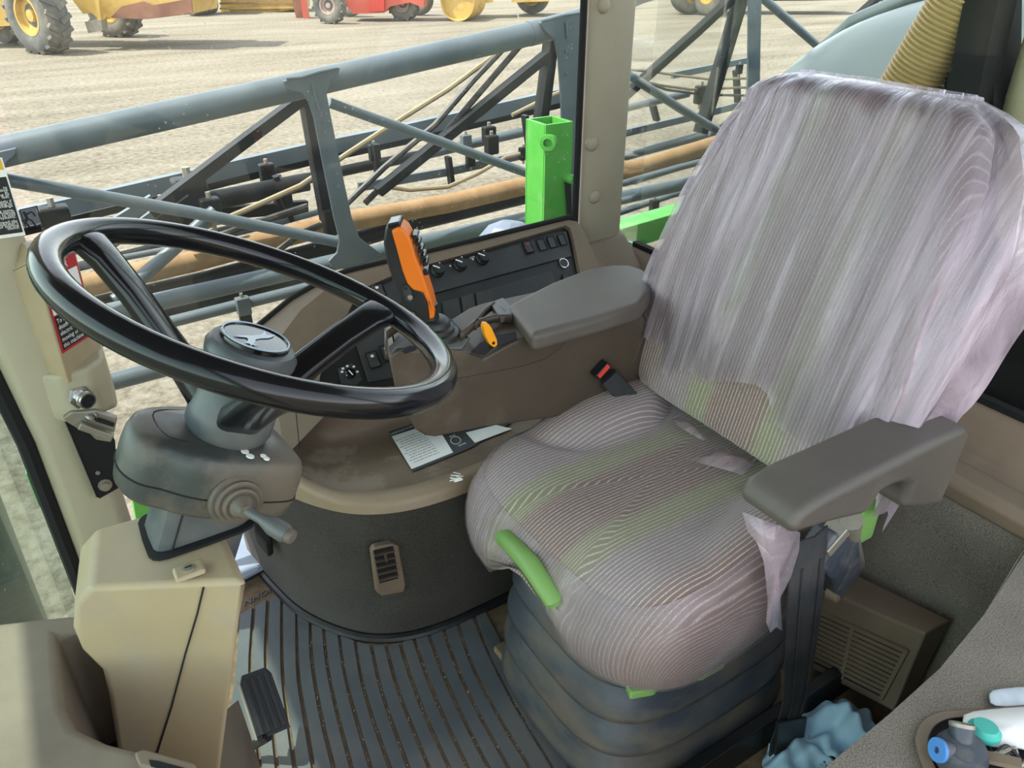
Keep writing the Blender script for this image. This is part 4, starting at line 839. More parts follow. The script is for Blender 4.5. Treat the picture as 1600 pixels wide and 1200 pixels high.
# warning sticker higher up on the pillar
ws_ = thing('warning_sticker', 'black warning sticker with white lines of text, upper left on the pillar', 'sticker', PY(10, 370, 1.286))
YW = 1.2865
RB, RTp = PY(40, 367, YW), PY(3, 246, YW); wu = (RTp-RB); wl = wu.length; wu.normalize(); wx = V((1, -.06, 0)).normalized()
def wp_(x, z, l=0): return RB+wx*x+wu*z+V((0, -.0006-l, 0))
ob('white_edge', M().prism([wp_(0, 0), wp_(0, wl), wp_(-.07, wl), wp_(-.07, 0)], V((0, -.0006, 0))), m_white, ws_)
ob('black_field', M().prism([wp_(-.002, .005, .0008), wp_(-.002, wl-.026, .0008), wp_(-.07, wl-.026, .0008), wp_(-.07, .005, .0008)], V((0, -.0004, 0))), m_ink, ws_)
ob('yellow_field', M().prism([wp_(-.002, wl-.016, .0008), wp_(-.002, wl-.001, .0008), wp_(-.07, wl-.001, .0008), wp_(-.07, wl-.016, .0008)], V((0, -.0004, 0))), m_yel, ws_)
for k, s_ in enumerate(('to', 'to operation', 'al,', 'hine to', 'feet.', '', 'mediately if', 'tioning to', 'change', '', 'opping some,', 'control manual', 'th axis to load', 'nge systems.', '', 'clamped silo', 's, see Operator\'s', 'al for starting', 'ctions.')):
    if s_: text('lettering', s_, wp_(-.0045, wl-.042-k*(wl-.05)/19, .0016), wx, (0, 0, 1), .0058, m_white, ws_, align='RIGHT')
# running man sticker on the glass
ex = thing('exit_sticker', 'small clear sticker of a running figure on the side window', 'sticker', PY(50, 355, 1.444))
def G(u, v): return PY(u, v, 1.4445)
fr4 = [G(31, 328), G(57, 322), G(68, 354), G(42, 360)]
ob('frame', M().tube(fr4, .0011, sq=(1, .4), closed=True, up=(0, 1, 0)), m_ink, ex)
mm = M()
for px, r in ((((39, 334), (42, 341), (41, 345)), .0022), (((41, 335), (48, 331), (52, 333), (55, 338)), .0014), (((42, 342), (37, 345), (34, 345)), .0014), (((42, 344), (40, 348), (44, 352), (46, 355)), .0016), (((44, 342), (50, 345), (55, 352), (60, 354)), .0014)):
    ob('running_figure', M().tube([G(u, v) for u, v in px], r, sq=(1, .35), up=(0, 1, 0)), m_ink, ex)
ob('running_figure', M().lathe(G(38, 332.5), (0, -1, 0), [(.0026, -.0003), (.0026, .0004)], 12), m_ink, ex)
# lump with threaded connector below the cover
cn = thing('cable_connector', 'chrome threaded round connector on the pillar under the cover box', 'connector', PY(128, 620, 1.27))
ob('housing', M().loft([[V((x, y, z)) for x, y in ((-.085, 1.30), (-.045, 1.268+dd), (-.005, 1.272+dd), (.022, 1.30), (.026, 1.37), (-.05, 1.40))] for z, dd in ((PY(130, 655, 1.27).z-.012, .02), (PY(130, 655, 1.27).z+.008, .0), (PY(100, 585, 1.27).z, .0))]), m_pillar2, cn, bevel=.008)
ce = PY(125, 620, 1.268); cdv = V((.42, -.88, -.05)).normalized()
ob('hex_nut', M().lathe(ce, cdv, [(.0195, -.004), (.0195, .005), (.016, .006)], 6), m_chrome, cn)
ob('barrel', M().lathe(ce, cdv, [(.0135, 0), (.0135, .012), (.014, .013), (.0135, .014), (.014, .016), (.0135, .022), (.011, .022), (.011, .018), (.0005, .018)], 24), m_chrome, cn)
ob('socket', M().lathe(ce+cdv*.018, cdv, [(.0108, 0), (.0108, .001), (.0005, .001)], 20), m_dark, cn)
# black bracket plate with bolts, and a steel latch
br = thing('pillar_bracket', 'black metal bracket plate with steel latch and bolt, low on the pillar', 'bracket', PY(150, 770, 1.28))
bpx = [PY(u, v, 1.272) for u, v in ((101, 660), (150, 776), (156, 779), (186, 762), (180, 690), (172, 668))]
ob('plate', M().prism(bpx, V((0, .004, 0))), m_dark, br)
ob('plate_edge', M().tube([PY(101, 660, 1.271), PY(150, 777, 1.271)], .0014, 5), m_steel, br)
ob('bolt', M().lathe(PY(164, 757, 1.271), (0, -1, 0), [(.0115, 0), (.0115, .003), (.008, .003), (.008, .010), (.0005, .0105)], 10), m_steel, br)
ob('bolt', M().lathe(PY(153, 739, 1.271), (0, -1, 0), [(.004, 0), (.003, .002), (.0005, .002)], 10), m_steel, br)
la = ob('latch', M().prism([PY(u, v, 1.262) for u, v in ((98, 654), (112, 644), (150, 642), (184, 652), (180, 672), (174, 692), (150, 688), (138, 676), (124, 672), (104, 660))], V((0, .012, 0))), m_steel, br, bevel=.003)
ob('latch_arm', M().tube([PY(124, 664, 1.255), PY(176, 682, 1.25)], .007, sq=(1, .8), up=(0, 0, 1)), m_steel, br, bevel=.0015)
ob('latch_rivet', M().lathe(PY(143, 650, 1.262), (0, -.5, .85), [(.010, 0), (.009, .004), (.0005, .005)], 16), m_chrome, br)
ob('latch_gap', M().tube([PY(150, 655, 1.256), PY(178, 664, 1.252)], .004, sq=(1, .5), up=(0, 0, 1)), m_dark, br)
# ================================================================== REAR CORNER: HEATER GRILLE, RAGS, TRAY
hg = thing('heater_grille', 'brown louvred box standing on the floor against the rear wall', 'vent box', (1.06, .49, 0))
hx = 1.03
f0, f1, f2, f3 = PX(1262, 912, hx), PX(1446, 990, hx-.0), PX(1396, 1112, hx-.02), PX(1250, 1045, hx-.02)
dv = V((.085, -.01, .0)); g0, g1 = PX(1320, 888, hx+.075), PX(1486, 969, hx+.075)
g2 = PX(1470, 1032, hx+.075); g3 = f3+V((.09, 0, 0))
f2.z = max(f2.z, .012); f3.z = .012
ob('body', M().loft([[f0, f1, f2, f3], [g0, g1, V((g1.x, g1.y+.01, .015)), V((g0.x, g0.y, .012))]]), m_taupe, hg, bevel=.005)
def onh(a, b, l=0): return f0.lerp(f1, a).lerp(f3.lerp(f2, a), b)+V((-.0008-l, 0, 0))
ob('dark_opening', M().prism([onh(.02, .24), onh(.93, .24), onh(.86, .90), onh(.02, .90)], V((-.0006, 0, 0))), m_dark, hg)
for r in range(11):
    b0_ = .255+r*.058
    ob('slat', M().tube([onh(.015, b0_, .002), onh(.935-.07*(b0_-.24)/.66, b0_, .002)], .0046, sq=(.8, .75), up=(1, 0, 0)), m_taupe, hg)
for a in (.03, .47, .93):
    ob('divider', M().tube([onh(a, .235, .003), onh(a-.06*(a > .9), .905, .003)], .004, sq=(.8, .8), up=(1, 0, 0)), m_taupe, hg)
text('lettering', 'DELUXE', onh(.60, .24, .003), f1-f0, f0-f3, .010, m_dark, hg) if False else None
def cloth(label, cx, cy, sx, sy, h, seed, rot=0):
    rd = random.Random(seed); n = 22; rows = []; ph = [rd.uniform(0, 6) for _ in range(8)]
    for i in range(n+1):
        r = []
        for j in range(n+1):
            a, b = -1+2*i/n, -1+2*j/n; rr_ = math.hypot(a, b); k = 1/max(1, rr_**.5)
            x = a*k*sx*(1+.15*math.sin(3*b+ph[0])); y = b*k*sy*(1+.15*math.sin(3*a+ph[1]))
            z = h*max(0, 1-.75*rr_**2)*(.65+.35*math.sin(5*a+ph[2]+2*math.sin(3*b+ph[3])))+h*.22*math.sin(9*b+ph[4]+3*a)*math.cos(7*a+ph[5])
            X_ = cx+x*math.cos(rot)-y*math.sin(rot); Y_ = cy+x*math.sin(rot)+y*math.cos(rot)
            r.append(V((X_, Y_, max(.004, z+.012))))
        rows.append(r)
    o = ob('cleaning_rag', M().grid(rows), m_blue, sub=1, solid=.0015); return tag(o, label, 'rag', 'blue rags on the cab floor')
r1 = PZ(1318, 1140, .03); r2 = PZ(1248, 1192, .02)
cloth('crumpled light blue rag with a black stain, below the louvred box', r1.x, r1.y, .062, .070, .07, 3, .5)
cloth('flat light blue rag under the hanging belt tongue, nearest the seat base', r2.x, r2.y, .05, .055, .035, 9, 1.0)
# tray on the carpeted housing
TZ = .449
tr_ = thing('oddments_tray', 'oval taupe tray rim let into the carpeted housing beside the door', 'tray', PZ(1530, 1180, TZ))
def oval(u0, v0, s, z):
    pts = [(1432, 1170), (1430, 1150), (1438, 1130), (1454, 1117), (1480, 1110), (1530, 1108), (1620, 1100), (1720, 1110), (1740, 1180), (1640, 1260), (1520, 1270), (1460, 1230), (1440, 1195)]
    q = spl([V((u, v, 0)) for u, v in pts], 40); c = V((u0, v0, 0)); return [PZ(c.x+(p.x-c.x)*s, c.y+(p.y-c.y)*s, z) for p in q]
o1, o2, o3, o4 = oval(1570, 1185, 1, TZ-.002), oval(1570, 1185, .99, TZ+.008), oval(1570, 1185, .86, TZ+.007), oval(1570, 1185, .84, TZ-.004)
ob('rim', M().loft([o1, o2, o3, o4], cap=False), m_taupe, tr_, ang=50)
ob('tray_floor', M().prism(oval(1570, 1185, .87, TZ-.002), V((0, 0, .0012))), m_dark, tr_)
vf = thing('spray_fitting', 'dark plastic spray fitting with two stubs and a blue end lying in the tray', 'fitting', PZ(1505, 1180, TZ))
cb = PZ(1502, 1176, TZ+.022)
ob('body', M().lathe(cb+V((0, 0, -.018)), (0, 0, 1), [(.022, 0), (.026, .006), (.026, .020), (.022, .030), (.012, .033), (.0005, .033)], 24), m_fit, vf)
s1 = PZ(1466, 1172, TZ+.03); sdir = (s1-cb).normalized()
sb = ob('stub', M().tube([cb, cb.lerp(s1, .6), s1], [.010, .0115, .012], 16), m_fit, vf)
ob('blue_end', M().lathe(s1, sdir, [(.0125, -.002), (.0125, .002), (.0035, .0022), (.0035, -.001)], 20), m_bcap, sb)
s2 = PZ(1503, 1133, TZ+.042); sd3 = (s2-cb).normalized()
sb2 = ob('stub', M().tube([cb, cb.lerp(s2, .6), s2], [.011, .0118, .0122], 16), m_fit, vf)
ob('open_end', M().lathe(s2, sd3, [(.0126, -.002), (.0126, .002), (.0108, .002), (.0108, -.002), (.0005, -.002)], 20), m_steel, sb2)
ob('lever_tab', M().box(cb+V((.018, -.022, .004)), (.05, .012, .006), (V((.5, -.8, .2)).normalized(), V((.8, .5, 0)).normalized(), V((0, 0, 1)))), m_taupe, vf)
def sheet(name, label, cat_n, px, z, mt, bulge=.006, mat_th=.001):
    pts = [PZ(u, v, z) for u, v in px]; c = sum(pts, V())/len(pts)+V((0, 0, bulge)); m = M(); mid = [p.lerp(c, .5)+V((0, 0, bulge*.35*random.uniform(.2, 1.6))) for p in pts]; n = len(pts)
    m.add([c]+mid+pts, [(0, i+1, (i+1) % n+1) for i in range(n)]+[(i+1, n+1+i, n+1+(i+1) % n, (i+1) % n+1) for i in range(n)])
    return tag(ob(name, m, mt, solid=mat_th, sub=1), label, cat_n)
sheet('paper_towel', 'crumpled white paper towel lying across the tray', 'paper towel', [(1494, 1113), (1540, 1108), (1600, 1103), (1680, 1100), (1700, 1170), (1640, 1185), (1590, 1168), (1560, 1170), (1520, 1165), (1508, 1140)], TZ+.014, m_paper, .012)
sheet('tissue', 'torn pale tissue lying on the carpet behind the tray', 'tissue', [(1542, 1076), (1585, 1075), (1594, 1071), (1660, 1080), (1660, 1102), (1600, 1104), (1546, 1106), (1545, 1092)], TZ+.003, mat('pale_tissue', (196, 206, 214), (214, 222, 228), rough=.9, scale=60), .003)
tb_ = PZ(1536, 1148, TZ+.02)
tag(ob('rubber_cap', M().lathe(tb_, (.1, .1, 1), [(.012, -.004), (.0165, .002), (.0165, .007), (.014, .009), (.013, .010), (.012, .013), (.0005, .0135)], 24), m_teal), 'teal rubber cap on the white paper towel', 'cap')
wr = thing('wire_bundle', 'small bundle of clear tubing and wire beside the spray fitting', 'tubing', PZ(1560, 1190, TZ))
for k in range(6):
    a = [PZ(1545+random.uniform(-6, 10)+14*t+k*4, 1165+k*5+10*math.sin(t*2+k)+t*4, TZ+.018+.004*math.sin(t+k)) for t in range(5)]
    ob('tube', M().tube([cat_(a, 4*q/14) for q in range(15)], .0022, 6), m_steel if k % 2 else m_black, wr)
# ================================================================== OUTSIDE: BOOM
YB = 2.1
bm_ = thing('spray_boom', 'grey tubular truss spray boom folded along the right side window', 'boom', (1, YB, .38))
def T(name, px, y, r, mt, parent, n=12, **k):
    ys = y if isinstance(y, (list, tuple)) else [y]*len(px)
    return ob(name, M().tube([PY(u, v, yy) for (u, v), yy in zip(px, ys)], r, n, **k), mt, parent)
def hz(name, u, v, y, x0, x1, r, mt, parent, slope=0, **k):
    p = PY(u, v, y); return ob(name, M().tube([V((x0, y, p.z+slope*(x0-p.x))), V((x1, y, p.z+slope*(x1-p.x)))], r, k.pop('n', 14), **k), mt, parent)
T('top_chord', [(-260, 293), (0, 238), (450, 138), (840, 50), (905, 32), (1000, -12), (1400, -130)], YB, .034, m_boom, bm_, 20)
T('chord_joint', [(826, 53), (842, 49)], YB, .0355, m_boom, bm_, 20)
hz('bottom_chord', 400, 437, YB, -.9, 4.2, .0245, m_boom, bm_, slope=.022, n=18)
def plate(px, y, th=.010, mt=m_boom): return ob('strut_plate', M().prism([PY(u, v, y) for u, v in px], V((0, th, 0))), mt, bm_, bevel=.002, seg=2)
plate([(443, 127), (532, 105), (529, 117), (517, 126), (511, 148), (519, 190), (535, 270), (550, 340), (562, 372), (580, 385), (596, 396), (590, 403), (548, 422), (518, 418), (514, 408), (527, 395), (531, 375), (522, 340), (506, 262), (491, 185), (483, 160), (471, 145), (450, 141)], YB-.042)
plate([(843, 36), (905, 20), (934, 14), (917, 38), (906, 60), (904, 90), (906, 200), (910, 300), (914, 348), (884, 352), (881, 250), (877, 150), (873, 90), (867, 62), (852, 49)], YB-.042)
plate([(-90, 258), (26, 231), (24, 242), (10, 254), (4, 275), (3, 300), (-90, 320)], YB-.042)
plate([(1171, -25), (1191, -25), (1189, 60), (1187, 182), (1167, 190), (1170, 90)], YB-.02)
def weld(px):
    ob('weld', M().tube([PY(u, v, YB-.044) for u, v in px], .004, 6), m_boom, bm_)
weld([(447, 123), (470, 121), (500, 112), (528, 106)]); weld([(488, 128), (492, 150), (499, 172)]); weld([(846, 33), (880, 24), (905, 20)]); weld([(884, 35), (886, 60)])
for u, v in ((506, 190), (508, 207), (527, 272), (529, 292), (884, 80), (885, 115)): ob('bolt', M().lathe(PY(u, v, YB-.042), (0, -1, 0), [(.006, 0), (.006, .003), (.0005, .004)], 8), m_boom, bm_)
for px, r in (([(10, 281), (300, 332), (532, 379)], .0165), ([(514, 160), (690, 222), (852, 281)], .0145), ([(950, 96), (1060, 168), (1158, 226)], .0155), ([(1184, -10), (1278, 72), (1330, 120)], .0155), ([(-50, 262), (10, 281)], .0165)):
    T('brace', px, YB+.03, r, m_boom, bm_)
for px, r in (([(474, 152), (380, 222), (235, 332)], .021), ([(872, 72), (720, 195), (590, 300)], .020), ([(480, 160), (496, 255), (512, 345)], .026), ([(862, 55), (850, 150), (834, 262)], .024), ([(1160, -10), (1130, 90), (1094, 208)], .025), ([(1150, -8), (1090, 48), (960, 164)], .018), ([(1378, -10), (1300, 62), (1210, 134), (1120, 208)], .016), ([(1395, -20), (1376, 20)], .018)):
    T('cross_bar', px, YB+.22, r, m_boomd, bm_, sq=(1, .7))
# rear part of the folded boom with its pipes, clamps and hoses
b2 = thing('folded_boom_section', 'outer folded boom section with spray pipes behind the near truss', 'boom', (1, 2.7, .3))
def rail(px, y, hh, mt=m_boom): return T('rail', px, y, hh, mt, b2, sq=(.6, 1.0))
rail([(-60, 362), (40, 338), (480, 236), (640, 203), (905, 142)], 2.75, .026)
rail([(-60, 385), (40, 361), (480, 254), (640, 219), (905, 157)], 2.77, .012, m_boomd)
rail([(560, 292), (700, 268), (905, 222)], 2.62, .015)
rail([(930, 219), (1085, 182), (1180, 158)], 2.7, .015)
rail([(1050, 118), (1180, 92)], 2.9, .014)
T('spray_pipe', [(640, 247), (700, 233), (836, 202), (900, 186)], 2.66, .019, m_boom, b2)
T('spray_pipe', [(300, 312), (420, 292), (560, 262), (660, 242)], 2.66, .019, m_boomd, b2)
T('spray_pipe', [(930, 180), (1075, 146)], 2.66, .017, m_boom, b2)
T('tan_pipe', [(60, 462), (130, 447), (300, 408), (520, 350), (700, 318), (880, 277), (1000, 262), (1155, 213)], 2.42, .034, m_rust, b2, 18)
T('dark_pipe', [(60, 500), (150, 478), (330, 436), (520, 385), (640, 350), (860, 297), (990, 277), (1130, 235)], 2.45, .030, m_boomd, b2)
T('grey_pipe', [(560, 345), (700, 318), (870, 275), (985, 242), (1115, 207)], 2.56, .019, m_boom, b2)
T('grey_pipe', [(930, 345), (1050, 305), (1130, 285)], 2.2, .012, m_boom, b2)
T('grey_pipe', [(140, 537), (255, 506), (375, 476), (520, 440), (640, 410)], 2.2, .017, m_boom, b2)
T('grey_pipe', [(60, 628), (165, 599), (250, 577), (440, 521), (600, 478)], 2.22, .026, m_boom, b2)
T('grey_pipe', [(930, 299), (1060, 262), (1118, 247)], 2.35, .014, m_boom, b2)
for px in ([(600, 291), (640, 297), (700, 292), (745, 272), (790, 246), (822, 238)], [(905, 132), (860, 150), (800, 180)], [(450, 292), (480, 285)]):
    T('hose', px, 2.5, .008, m_hosetan, b2, 8)
for px in ([(838, 55), (800, 62), (740, 125), (680, 195), (600, 262), (540, 320), (500, 352)], [(846, 60), (812, 72), (745, 150), (690, 215), (620, 268), (570, 318)], [(540, 335), (470, 365), (430, 395)], [(480, 322), (410, 345), (330, 372)]):
    T('hose', [tuple(p) for p in px], 2.34, .0105, m_hose, b2, 8)
T('hose', [(800, 66), (700, 140), (610, 196), (540, 242), (470, 290), (380, 330), (280, 372)], 2.40, .009, m_hosetan, b2, 8)
for px in ([(930, 104), (1020, 112), (1060, 118), (1110, 124), (1180, 122)], [(930, 108), (1030, 133), (1080, 140), (1180, 136)], [(930, 96), (1040, 140), (1100, 148), (1200, 150)]):
    T('hose', px, 2.6, .006, m_hosetan if px[0][1] != 96 else m_hose, b2, 6)
def clamp(u, v, y, s, mt=m_boomd):
    c = PY(u, v, y); root = ob('clamp', M().box(c, (s, s*.7, s*1.4)), mt, b2, bevel=s*.12, seg=2)
    ob('clamp_bolt', M().tube([c+V((0, 0, -s*1.1)), c+V((0, 0, s*1.0))], s*.13, 6), m_steel, root)
for a in ((728, 222, 2.62, .04, m_boom), (764, 212, 2.6, .05), (768, 226, 2.55, .05), (735, 250, 2.6, .035), (818, 240, 2.5, .035), (585, 238, 2.62, .04), (440, 300, 2.6, .06), (418, 272, 2.6, .05), (1095, 148, 2.6, .055), (1022, 322, 2.16, .035), (1172, 205, 2.3, .05), (380, 478, 2.18, .040, m_boom), (384, 498, 2.18, .034), (520, 345, 2.3, .06), (1155, 108, 2.6, .03)): clamp(*a)
for px, y in (([(700, 245), (706, 290)], 2.6), ([(430, 275), (455, 345)], 2.5), ([(1150, 110), (1153, 165)], 2.7), ([(1020, 165), (1026, 188)], 2.6), ([(585, 225), (590, 270)], 2.6), ([(820, 180), (828, 240)], 2.55)):
    T('hanger', px, y, .016, m_boomd, b2, sq=(1, .5))
rail([(120, 356), (260, 340), (480, 322)], 2.6, .020, m_boomd)
rail([(90, 402), (170, 355), (240, 312)], 2.35, .016)
rail([(150, 400), (225, 345), (290, 300)], 2.45, .012)
T('dark_pipe', [(280, 322), (360, 308), (480, 284)], 2.5, .030, m_boomd, b2)
T('dark_pipe', [(110, 420), (300, 372), (480, 330)], 2.55, .014, m_boomd, b2)
T('grey_pipe', [(100, 420), (250, 392), (430, 350), (520, 325)], 2.5, .010, m_boom, b2)
T('dark_pipe', [(200, 505), (330, 468), (480, 430)], 2.4, .022, m_boomd, b2)
for a in ((300, 312, 2.5, .10), (330, 330, 2.45, .06), (255, 330, 2.5, .05), (90, 352, 2.5, .08)): clamp(*a)
tag(ob('hydraulic_ram', M().tube([PY(180, 470, 2.3), PY(270, 390, 2.36), PY(335, 330, 2.4)], .02, 10), m_boom), 'slanted grey ram behind the steering wheel rim', 'ram')
# green post and green rail outside
gp = thing('green_post', 'bright green square steel post standing outside the side window', 'post', (1.28, 1.8, .4))
pt = [PY(852, 196, 1.79), PY(893, 192, 1.79)]
g_w = .046; cx = (pt[0].x+pt[1].x)/2; zt_ = PY(872, 192, 1.79).z
for dx, dy, w_, d_ in ((0, -g_w, .092, .008), (0, g_w, .092, .008), (-g_w+.004, 0, .008, .092), (g_w-.004, 0, .008, .092)):
    ob('side', M().box((cx+dx, 1.835+dy, zt_-.55), (w_, d_, 1.1)), m_green, gp, bevel=.001)
ob('boss', M().lathe(PY(857, 222, 1.785)+V((0, 0, 0)), (-.7, -.7, 0), [(.022, -.02), (.022, .014), (.012, .015), (.012, .004), (.0005, .004)], 20), m_green, gp)
ob('boss', M().lathe(PY(893, 280, 1.77), (.3, -1, 0), [(.014, -.02), (.014, .01), (.009, .01), (.009, .022), (.0005, .022)], 14), m_green, gp)
ob('strap', M().prism([PY(u, v, 1.776) for u, v in ((884, 284), (892, 282), (894, 340), (888, 340))], V((0, .006, 0))), m_boomd, gp)
gr = thing('green_rail', 'bright green steel bar outside the rear window by the corner pillar', 'bar', (1.7, 1.7, .4))
ga, gb_ = PY(960, 370, 1.72), PY(1180, 306, 1.72)
ob('bar', M().tube([ga, gb_], .036, sq=(1, 1), up=(0, 0, 1)), m_green, gr, bevel=.003)
tag(ob('green_framework', M().prism([PY(u, v, 1.9) for u, v in ((205, 770), (225, 785), (260, 790), (255, 840), (215, 830))], V((0, .05, 0))), m_green, bevel=.004), 'green guard plate low outside beyond the pedestal', 'framework')  # visible piece of the machine's green frame
tag(ob('green_framework', M().prism([PY(u, v, 2.2) for u, v in ((40, 740), (62, 745), (90, 800), (78, 812), (60, 790))], V((0, .05, 0))), m_green, bevel=.004), 'green guard plate seen past the front pillar seal', 'framework')  # another piece of that green frame
tag(ob('plastic_bundle', M().lathe(PY(795, 372, 1.6)+V((0, 0, -.05)), (.2, .1, 1), [(.07, 0), (.085, .04), (.06, .075), (.03, .09), (.0005, .092)], 9), mat('blue_grey_wrap', (98, 106, 124), (112, 120, 138), rough=.5), ang=10), 'blue-grey wrapped bundle behind the switch panel outside', 'bundle')
# rounded panel outside the windscreen, tank, hose and stack behind the cab
fe = PY(60, 790, 1.7)
tag(ob('front_body_panel', M().lathe((fe.x-.345, 1.72, -1.2), (0, 0, 1), [(.26, 0), (.27, .8), (.285, 1.5), (.27, 1.9), (.2, 2.0), (.0005, 2.02)], 40), m_fender), 'rounded grey-green body panel in front of the windscreen', 'body panel')
tk = thing('product_tank', 'large dark grey-green moulded tank behind the cab', 'tank', (2.9, .86, -.6))
TS = [(-1.10, -.7), (-1.14, 0), (-1.11, .45), (-1.06, .66), (-.98, .84), (-.82, .99), (-.62, 1.08), (-.36, 1.14), (0, 1.16)]
TS = TS+[(-y, z) for y, z in TS[-2::-1]]
def tsec(x, k): return [V((x, .86-y*k, .1+(z-.1)*k)) for y, z in TS]
ob('shell', M().loft([tsec(1.86, .55), tsec(1.90, .78), tsec(2.0, .93), tsec(2.2, 1.0), tsec(2.7, 1.0), tsec(3.8, 1.0), tsec(4.0, .8)]), m_tank, tk, sub=2)
for x_ in (2.32, 2.75):
    ob('moulded_rib', M().tube([V((x_, .86-y*1.005, .1+(z-.1)*1.005)) for y, z in TS[:12]], .028, 10), m_tank, tk)
ih = thing('intake_hose', 'tan corrugated intake hose rising behind the seat outside the rear window', 'hose', PX(1400, 170, 1.55))
ha, hb = PX(1405, 165, 1.52), PX(1560, -90, 1.52); hn = (hb-ha).normalized(); hl = (hb-ha).length; prof_ = []
for k in range(34):
    s0 = k*hl/34; d_ = hl/34; prof_ += [(.052, s0), (.059, s0+d_*.25), (.059, s0+d_*.55), (.052, s0+d_*.8)]
ob('corrugated_tube', M().lathe(ha, hn, prof_, 28), m_ribh, ih, ang=20)
ob('cuff', M().lathe(ha-hn*.08, hn, [(.056, 0), (.056, .08)], 24), m_black, ih)
sk = thing('exhaust_stack', 'tall tan vertical pipe outside the rear window at the right edge', 'pipe', PX(1590, 380, 1.58))
sa_, sb_ = PX(1612, 200, 1.58), PX(1597, -60, 1.58)
ob('pipe', M().tube([V((sa_.x, sa_.y, .3)), V((sa_.x, sa_.y, 1.8))], .056, 28), m_stack, sk)
for z in (.62, .75, .86, .97, 1.08): ob('band', M().tube([V((sa_.x, sa_.y, z)), V((sa_.x, sa_.y, z+.004))], .0568, 28), m_stack, sk)
eb = thing('engine_cover', 'black engine cover panel just behind the rear window', 'engine cover', (1.6, .5, -.3))
ob('panel', M().box((1.50, .42, .20), (.20, 1.06, 1.0)), m_dark, eb, bevel=.02)
ob('post', M().tube([PX(1478, 330, 1.5), PX(1560, -60, 1.5)], .03, sq=(1, 1)), m_dark, eb)
ob('post', M().tube([PX(1535, 400, 1.56), PX(1535, -60, 1.56)], .045, sq=(1, 1)), m_dark, eb)
ob('gauge', M().lathe(PX(1452, 562, 1.44), (-1, -.3, .2), [(.02, -.01), (.02, .012), (.016, .014), (.012, .010), (.0005, .010)], 20), m_black, eb)
# ================================================================== YARD MACHINES FAR BEHIND
def VP(u, v, D): d = ray(u, v); return CAM+d*((D-0)/d.dot(fh))
def gdist(u, v): p = PZ(u, v, GZ); return (p-CAM).dot(fh)
def tyre(parent, u, v, r, w_, ax, rimmt, lugs=0, rimr=.52):
    g = PZ(u, v, GZ); c = V((g.x, g.y, GZ+r)); ax = V(ax).normalized(); h = w_/2
    t = ob('tyre', M().lathe(c, ax, [(r*rimr, -h*.8), (r*.62, -h*.98), (r*.84, -h), (r*.95, -h*.86), (r*.975, -h*.5), (r*.975, h*.5), (r*.95, h*.86), (r*.84, h), (r*.62, h*.98), (r*rimr, h*.8), (r*rimr*.98, h*.4)], 36), m_tyre, parent)
    ob('wheel_disc', M().lathe(c, ax, [(r*rimr*1.02, -h*.5), (r*rimr*1.02, h*.86), (r*rimr*.9, h*.86), (r*rimr*.84, h*.45), (r*rimr*.35, h*.35), (r*rimr*.3, h*.6), (r*rimr*.12, h*.62), (.0005, h*.62)], 28), rimmt, t)
    A, B, N_ = basis(ax)
    for k in range(lugs):
        q = 2*math.pi*k/lugs; e = A*math.cos(q)+B*math.sin(q); tg = N_.cross(e)
        for s in (-1, 1):
            ob('lug', M().box(c+e*(r*.975)+N_*(s*h*.5)+tg*(r*.06*(1 if s > 0 else -1)), (h*.95, r*.13, r*.09), ((N_*.85+tg*.5*s).normalized(), (tg*.85-N_*.5*s).normalized(), e)), m_tyre, t)
    return t
def slab(name, parent, px, D, th, mt, off=0):
    return ob(name, M().prism([VP(u, v, D+off) for u, v in px], fh*th), mt, parent)
D1 = gdist(75, 83)
s1_ = thing('motor_scraper', 'large yellow earthmoving scraper with big lugged tyre, far left in the yard', 'scraper', PZ(75, 83, GZ))
axl = (-fh*.80-RT*.45); axl.z = 0
tyre(s1_, 75, 83, 1.10, .85, axl, m_cat, 18)
tyre(s1_, 188, 57, 1.0, .85, -fh*.9-RT*.3, m_cat, 18)
tyre(s1_, 22, 68, 1.0, .8, axl, m_cat, 0)
slab('front_body', s1_, [(-60, -80), (30, -80), (34, 20), (18, 40), (-60, 46)], D1, 2.0, m_cat, 1.2)
slab('gooseneck', s1_, [(30, -80), (330, -80), (330, -6), (130, 22), (110, -4), (30, 12)], D1, 1.6, m_cat, 1.4)
slab('bowl', s1_, [(125, -20), (300, -20), (298, 22), (230, 30), (150, 26), (130, 10)], D1, 2.6, m_cat, .9)
slab('blade', s1_, [(172, 28), (190, 10), (225, 2), (240, 8), (298, -2), (300, 20), (230, 30)], D1, .12, m_catr, .75)
slab('step', s1_, [(132, 34), (158, 30), (160, 48), (138, 52)], D1, .4, m_steel, .6)
slab('hydraulic_ram', s1_, [(147, -10), (153, -10), (158, 32), (152, 32)], D1, .2, m_cat, .5)
c1 = thing('tow_roller', 'row of small black tyres on a towed compactor behind the scraper', 'compactor', PZ(315, 24, GZ))
for k in range(5): tyre(c1, 303+k*7, 25-k*.8, .52, .26, -fh*.8-RT*.55, m_steel, 0, .45)
slab('frame', c1, [(290, -60), (345, -60), (345, -2), (290, 4)], gdist(303, 25), 1.5, m_dark, .6)
t1 = thing('yellow_trailer', 'low yellow implement with pipes parked behind the red handler', 'implement', PZ(400, 20, GZ))
D3 = gdist(400, 20)
slab('bed', t1, [(343, -40), (470, -40), (470, 14), (420, 20), (345, 18)], D3, 2.0, m_cat, .5)
for k in range(4): slab('rail', t1, [(343, -12+k*8), (470, -14+k*8), (470, -11+k*8), (343, -9+k*8)], D3, .1, m_cat if k % 2 else m_rust, .3)
slab('boom_end', t1, [(455, -20), (476, -20), (480, 36), (466, 40), (458, 10)], D3, .3, m_catr, -3)
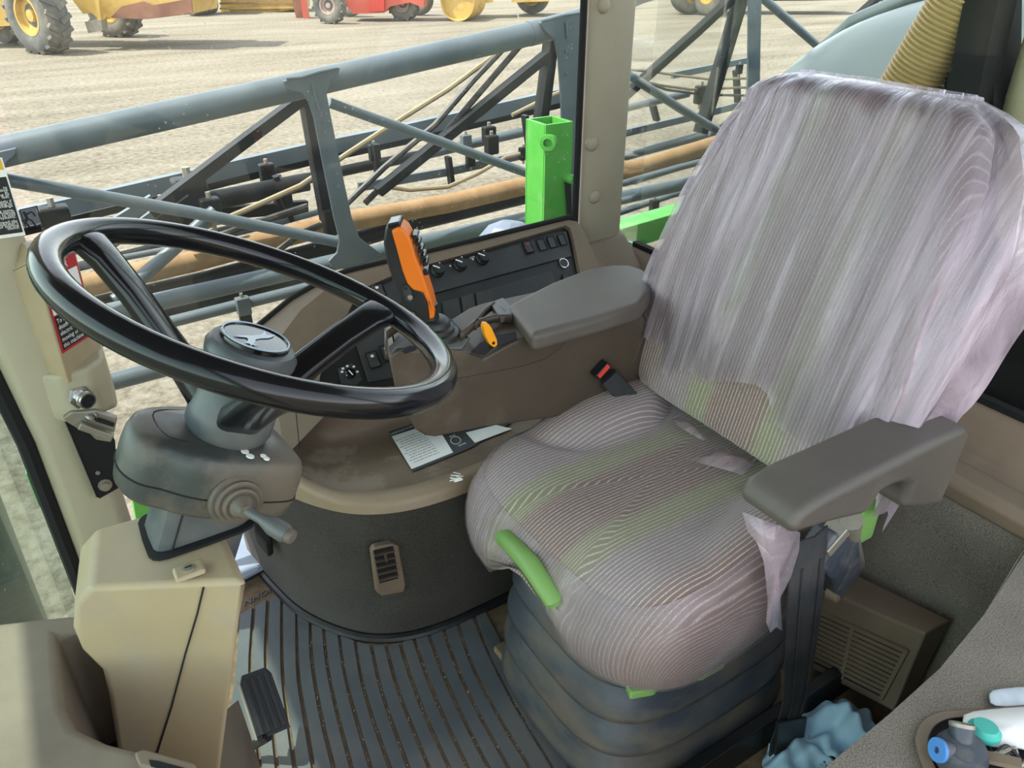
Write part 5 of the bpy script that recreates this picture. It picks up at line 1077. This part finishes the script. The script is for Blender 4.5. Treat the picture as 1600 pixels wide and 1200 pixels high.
slab('jib', t1, [(468, -10), (476, -10), (482, 30), (474, 30)], D3, .3, m_rtel, -3.3)
h1 = thing('red_telehandler', 'red telescopic handler with black tyres, top centre in the yard', 'telehandler', PZ(575, 35, GZ))
D4 = gdist(520, 37)
axr = -fh*.93-RT*.3
m_rimg = mat('grey_rim', (150, 130, 124), (170, 150, 140), rough=.6)
tyre(h1, 518, 37, .72, .5, axr, m_rimg, 14, .5); tyre(h1, 632, 32, .72, .5, axr, m_rimg, 14, .5)
tyre(h1, 548, 26, .7, .5, axr, m_rimg, 0, .5); tyre(h1, 656, 24, .7, .5, axr, m_rimg, 0, .5)
slab('chassis', h1, [(535, -60), (665, -60), (662, 12), (640, 4), (610, 10), (600, 20), (552, 22), (540, 8)], D4, 1.6, m_rtel, .9)
slab('side_panel', h1, [(575, -50), (602, -50), (600, 17), (577, 19)], D4, .1, mat('red_panel', (176, 56, 44), rough=.5), .75)
r_ = thing('drum_roller', 'yellow compactor with steel drum beside another tyre, top right of the red handler', 'roller', PZ(725, 30, GZ))
D5 = gdist(725, 30)
g = PZ(725, 31, GZ)
ob('drum', M().lathe(V((g.x, g.y, GZ+.78)), -fh*.95-RT*.25, [(.72, -.9), (.78, -.9), (.78, .9), (.74, .9), (.7, .7), (.0005, .7)], 32), m_cat, r_)
slab('frame', r_, [(685, -40), (775, -40), (770, 4), (700, 10), (688, 2)], D5, 1.8, m_cat, .4)
tyre(r_, 832, 22, .85, .6, axr, m_cat, 0, .55)
slab('rear_body', r_, [(790, -60), (860, -60), (858, 2), (800, 4)], D5, 1.6, m_cat, 1)
l2 = thing('wheel_loader', 'yard machine tyres at the top beside the pillar, seen through the rear window', 'machine', PZ(1090, 26, GZ))
tyre(l2, 1075, 22, 1.0, .8, -fh*.7+RT*.3, m_cat, 0); tyre(l2, 1108, 24, 1.0, .8, -fh*.5-RT*.8, m_cat, 0)
slab('body', l2, [(1050, -90), (1300, -90), (1300, -30), (1050, -30)], gdist(1090, 26), 2, m_cat, 1)
slab('underbody', l2, [(1150, -40), (1330, -40), (1330, 0), (1160, 2)], gdist(1090, 26), 2, m_dark, 1)
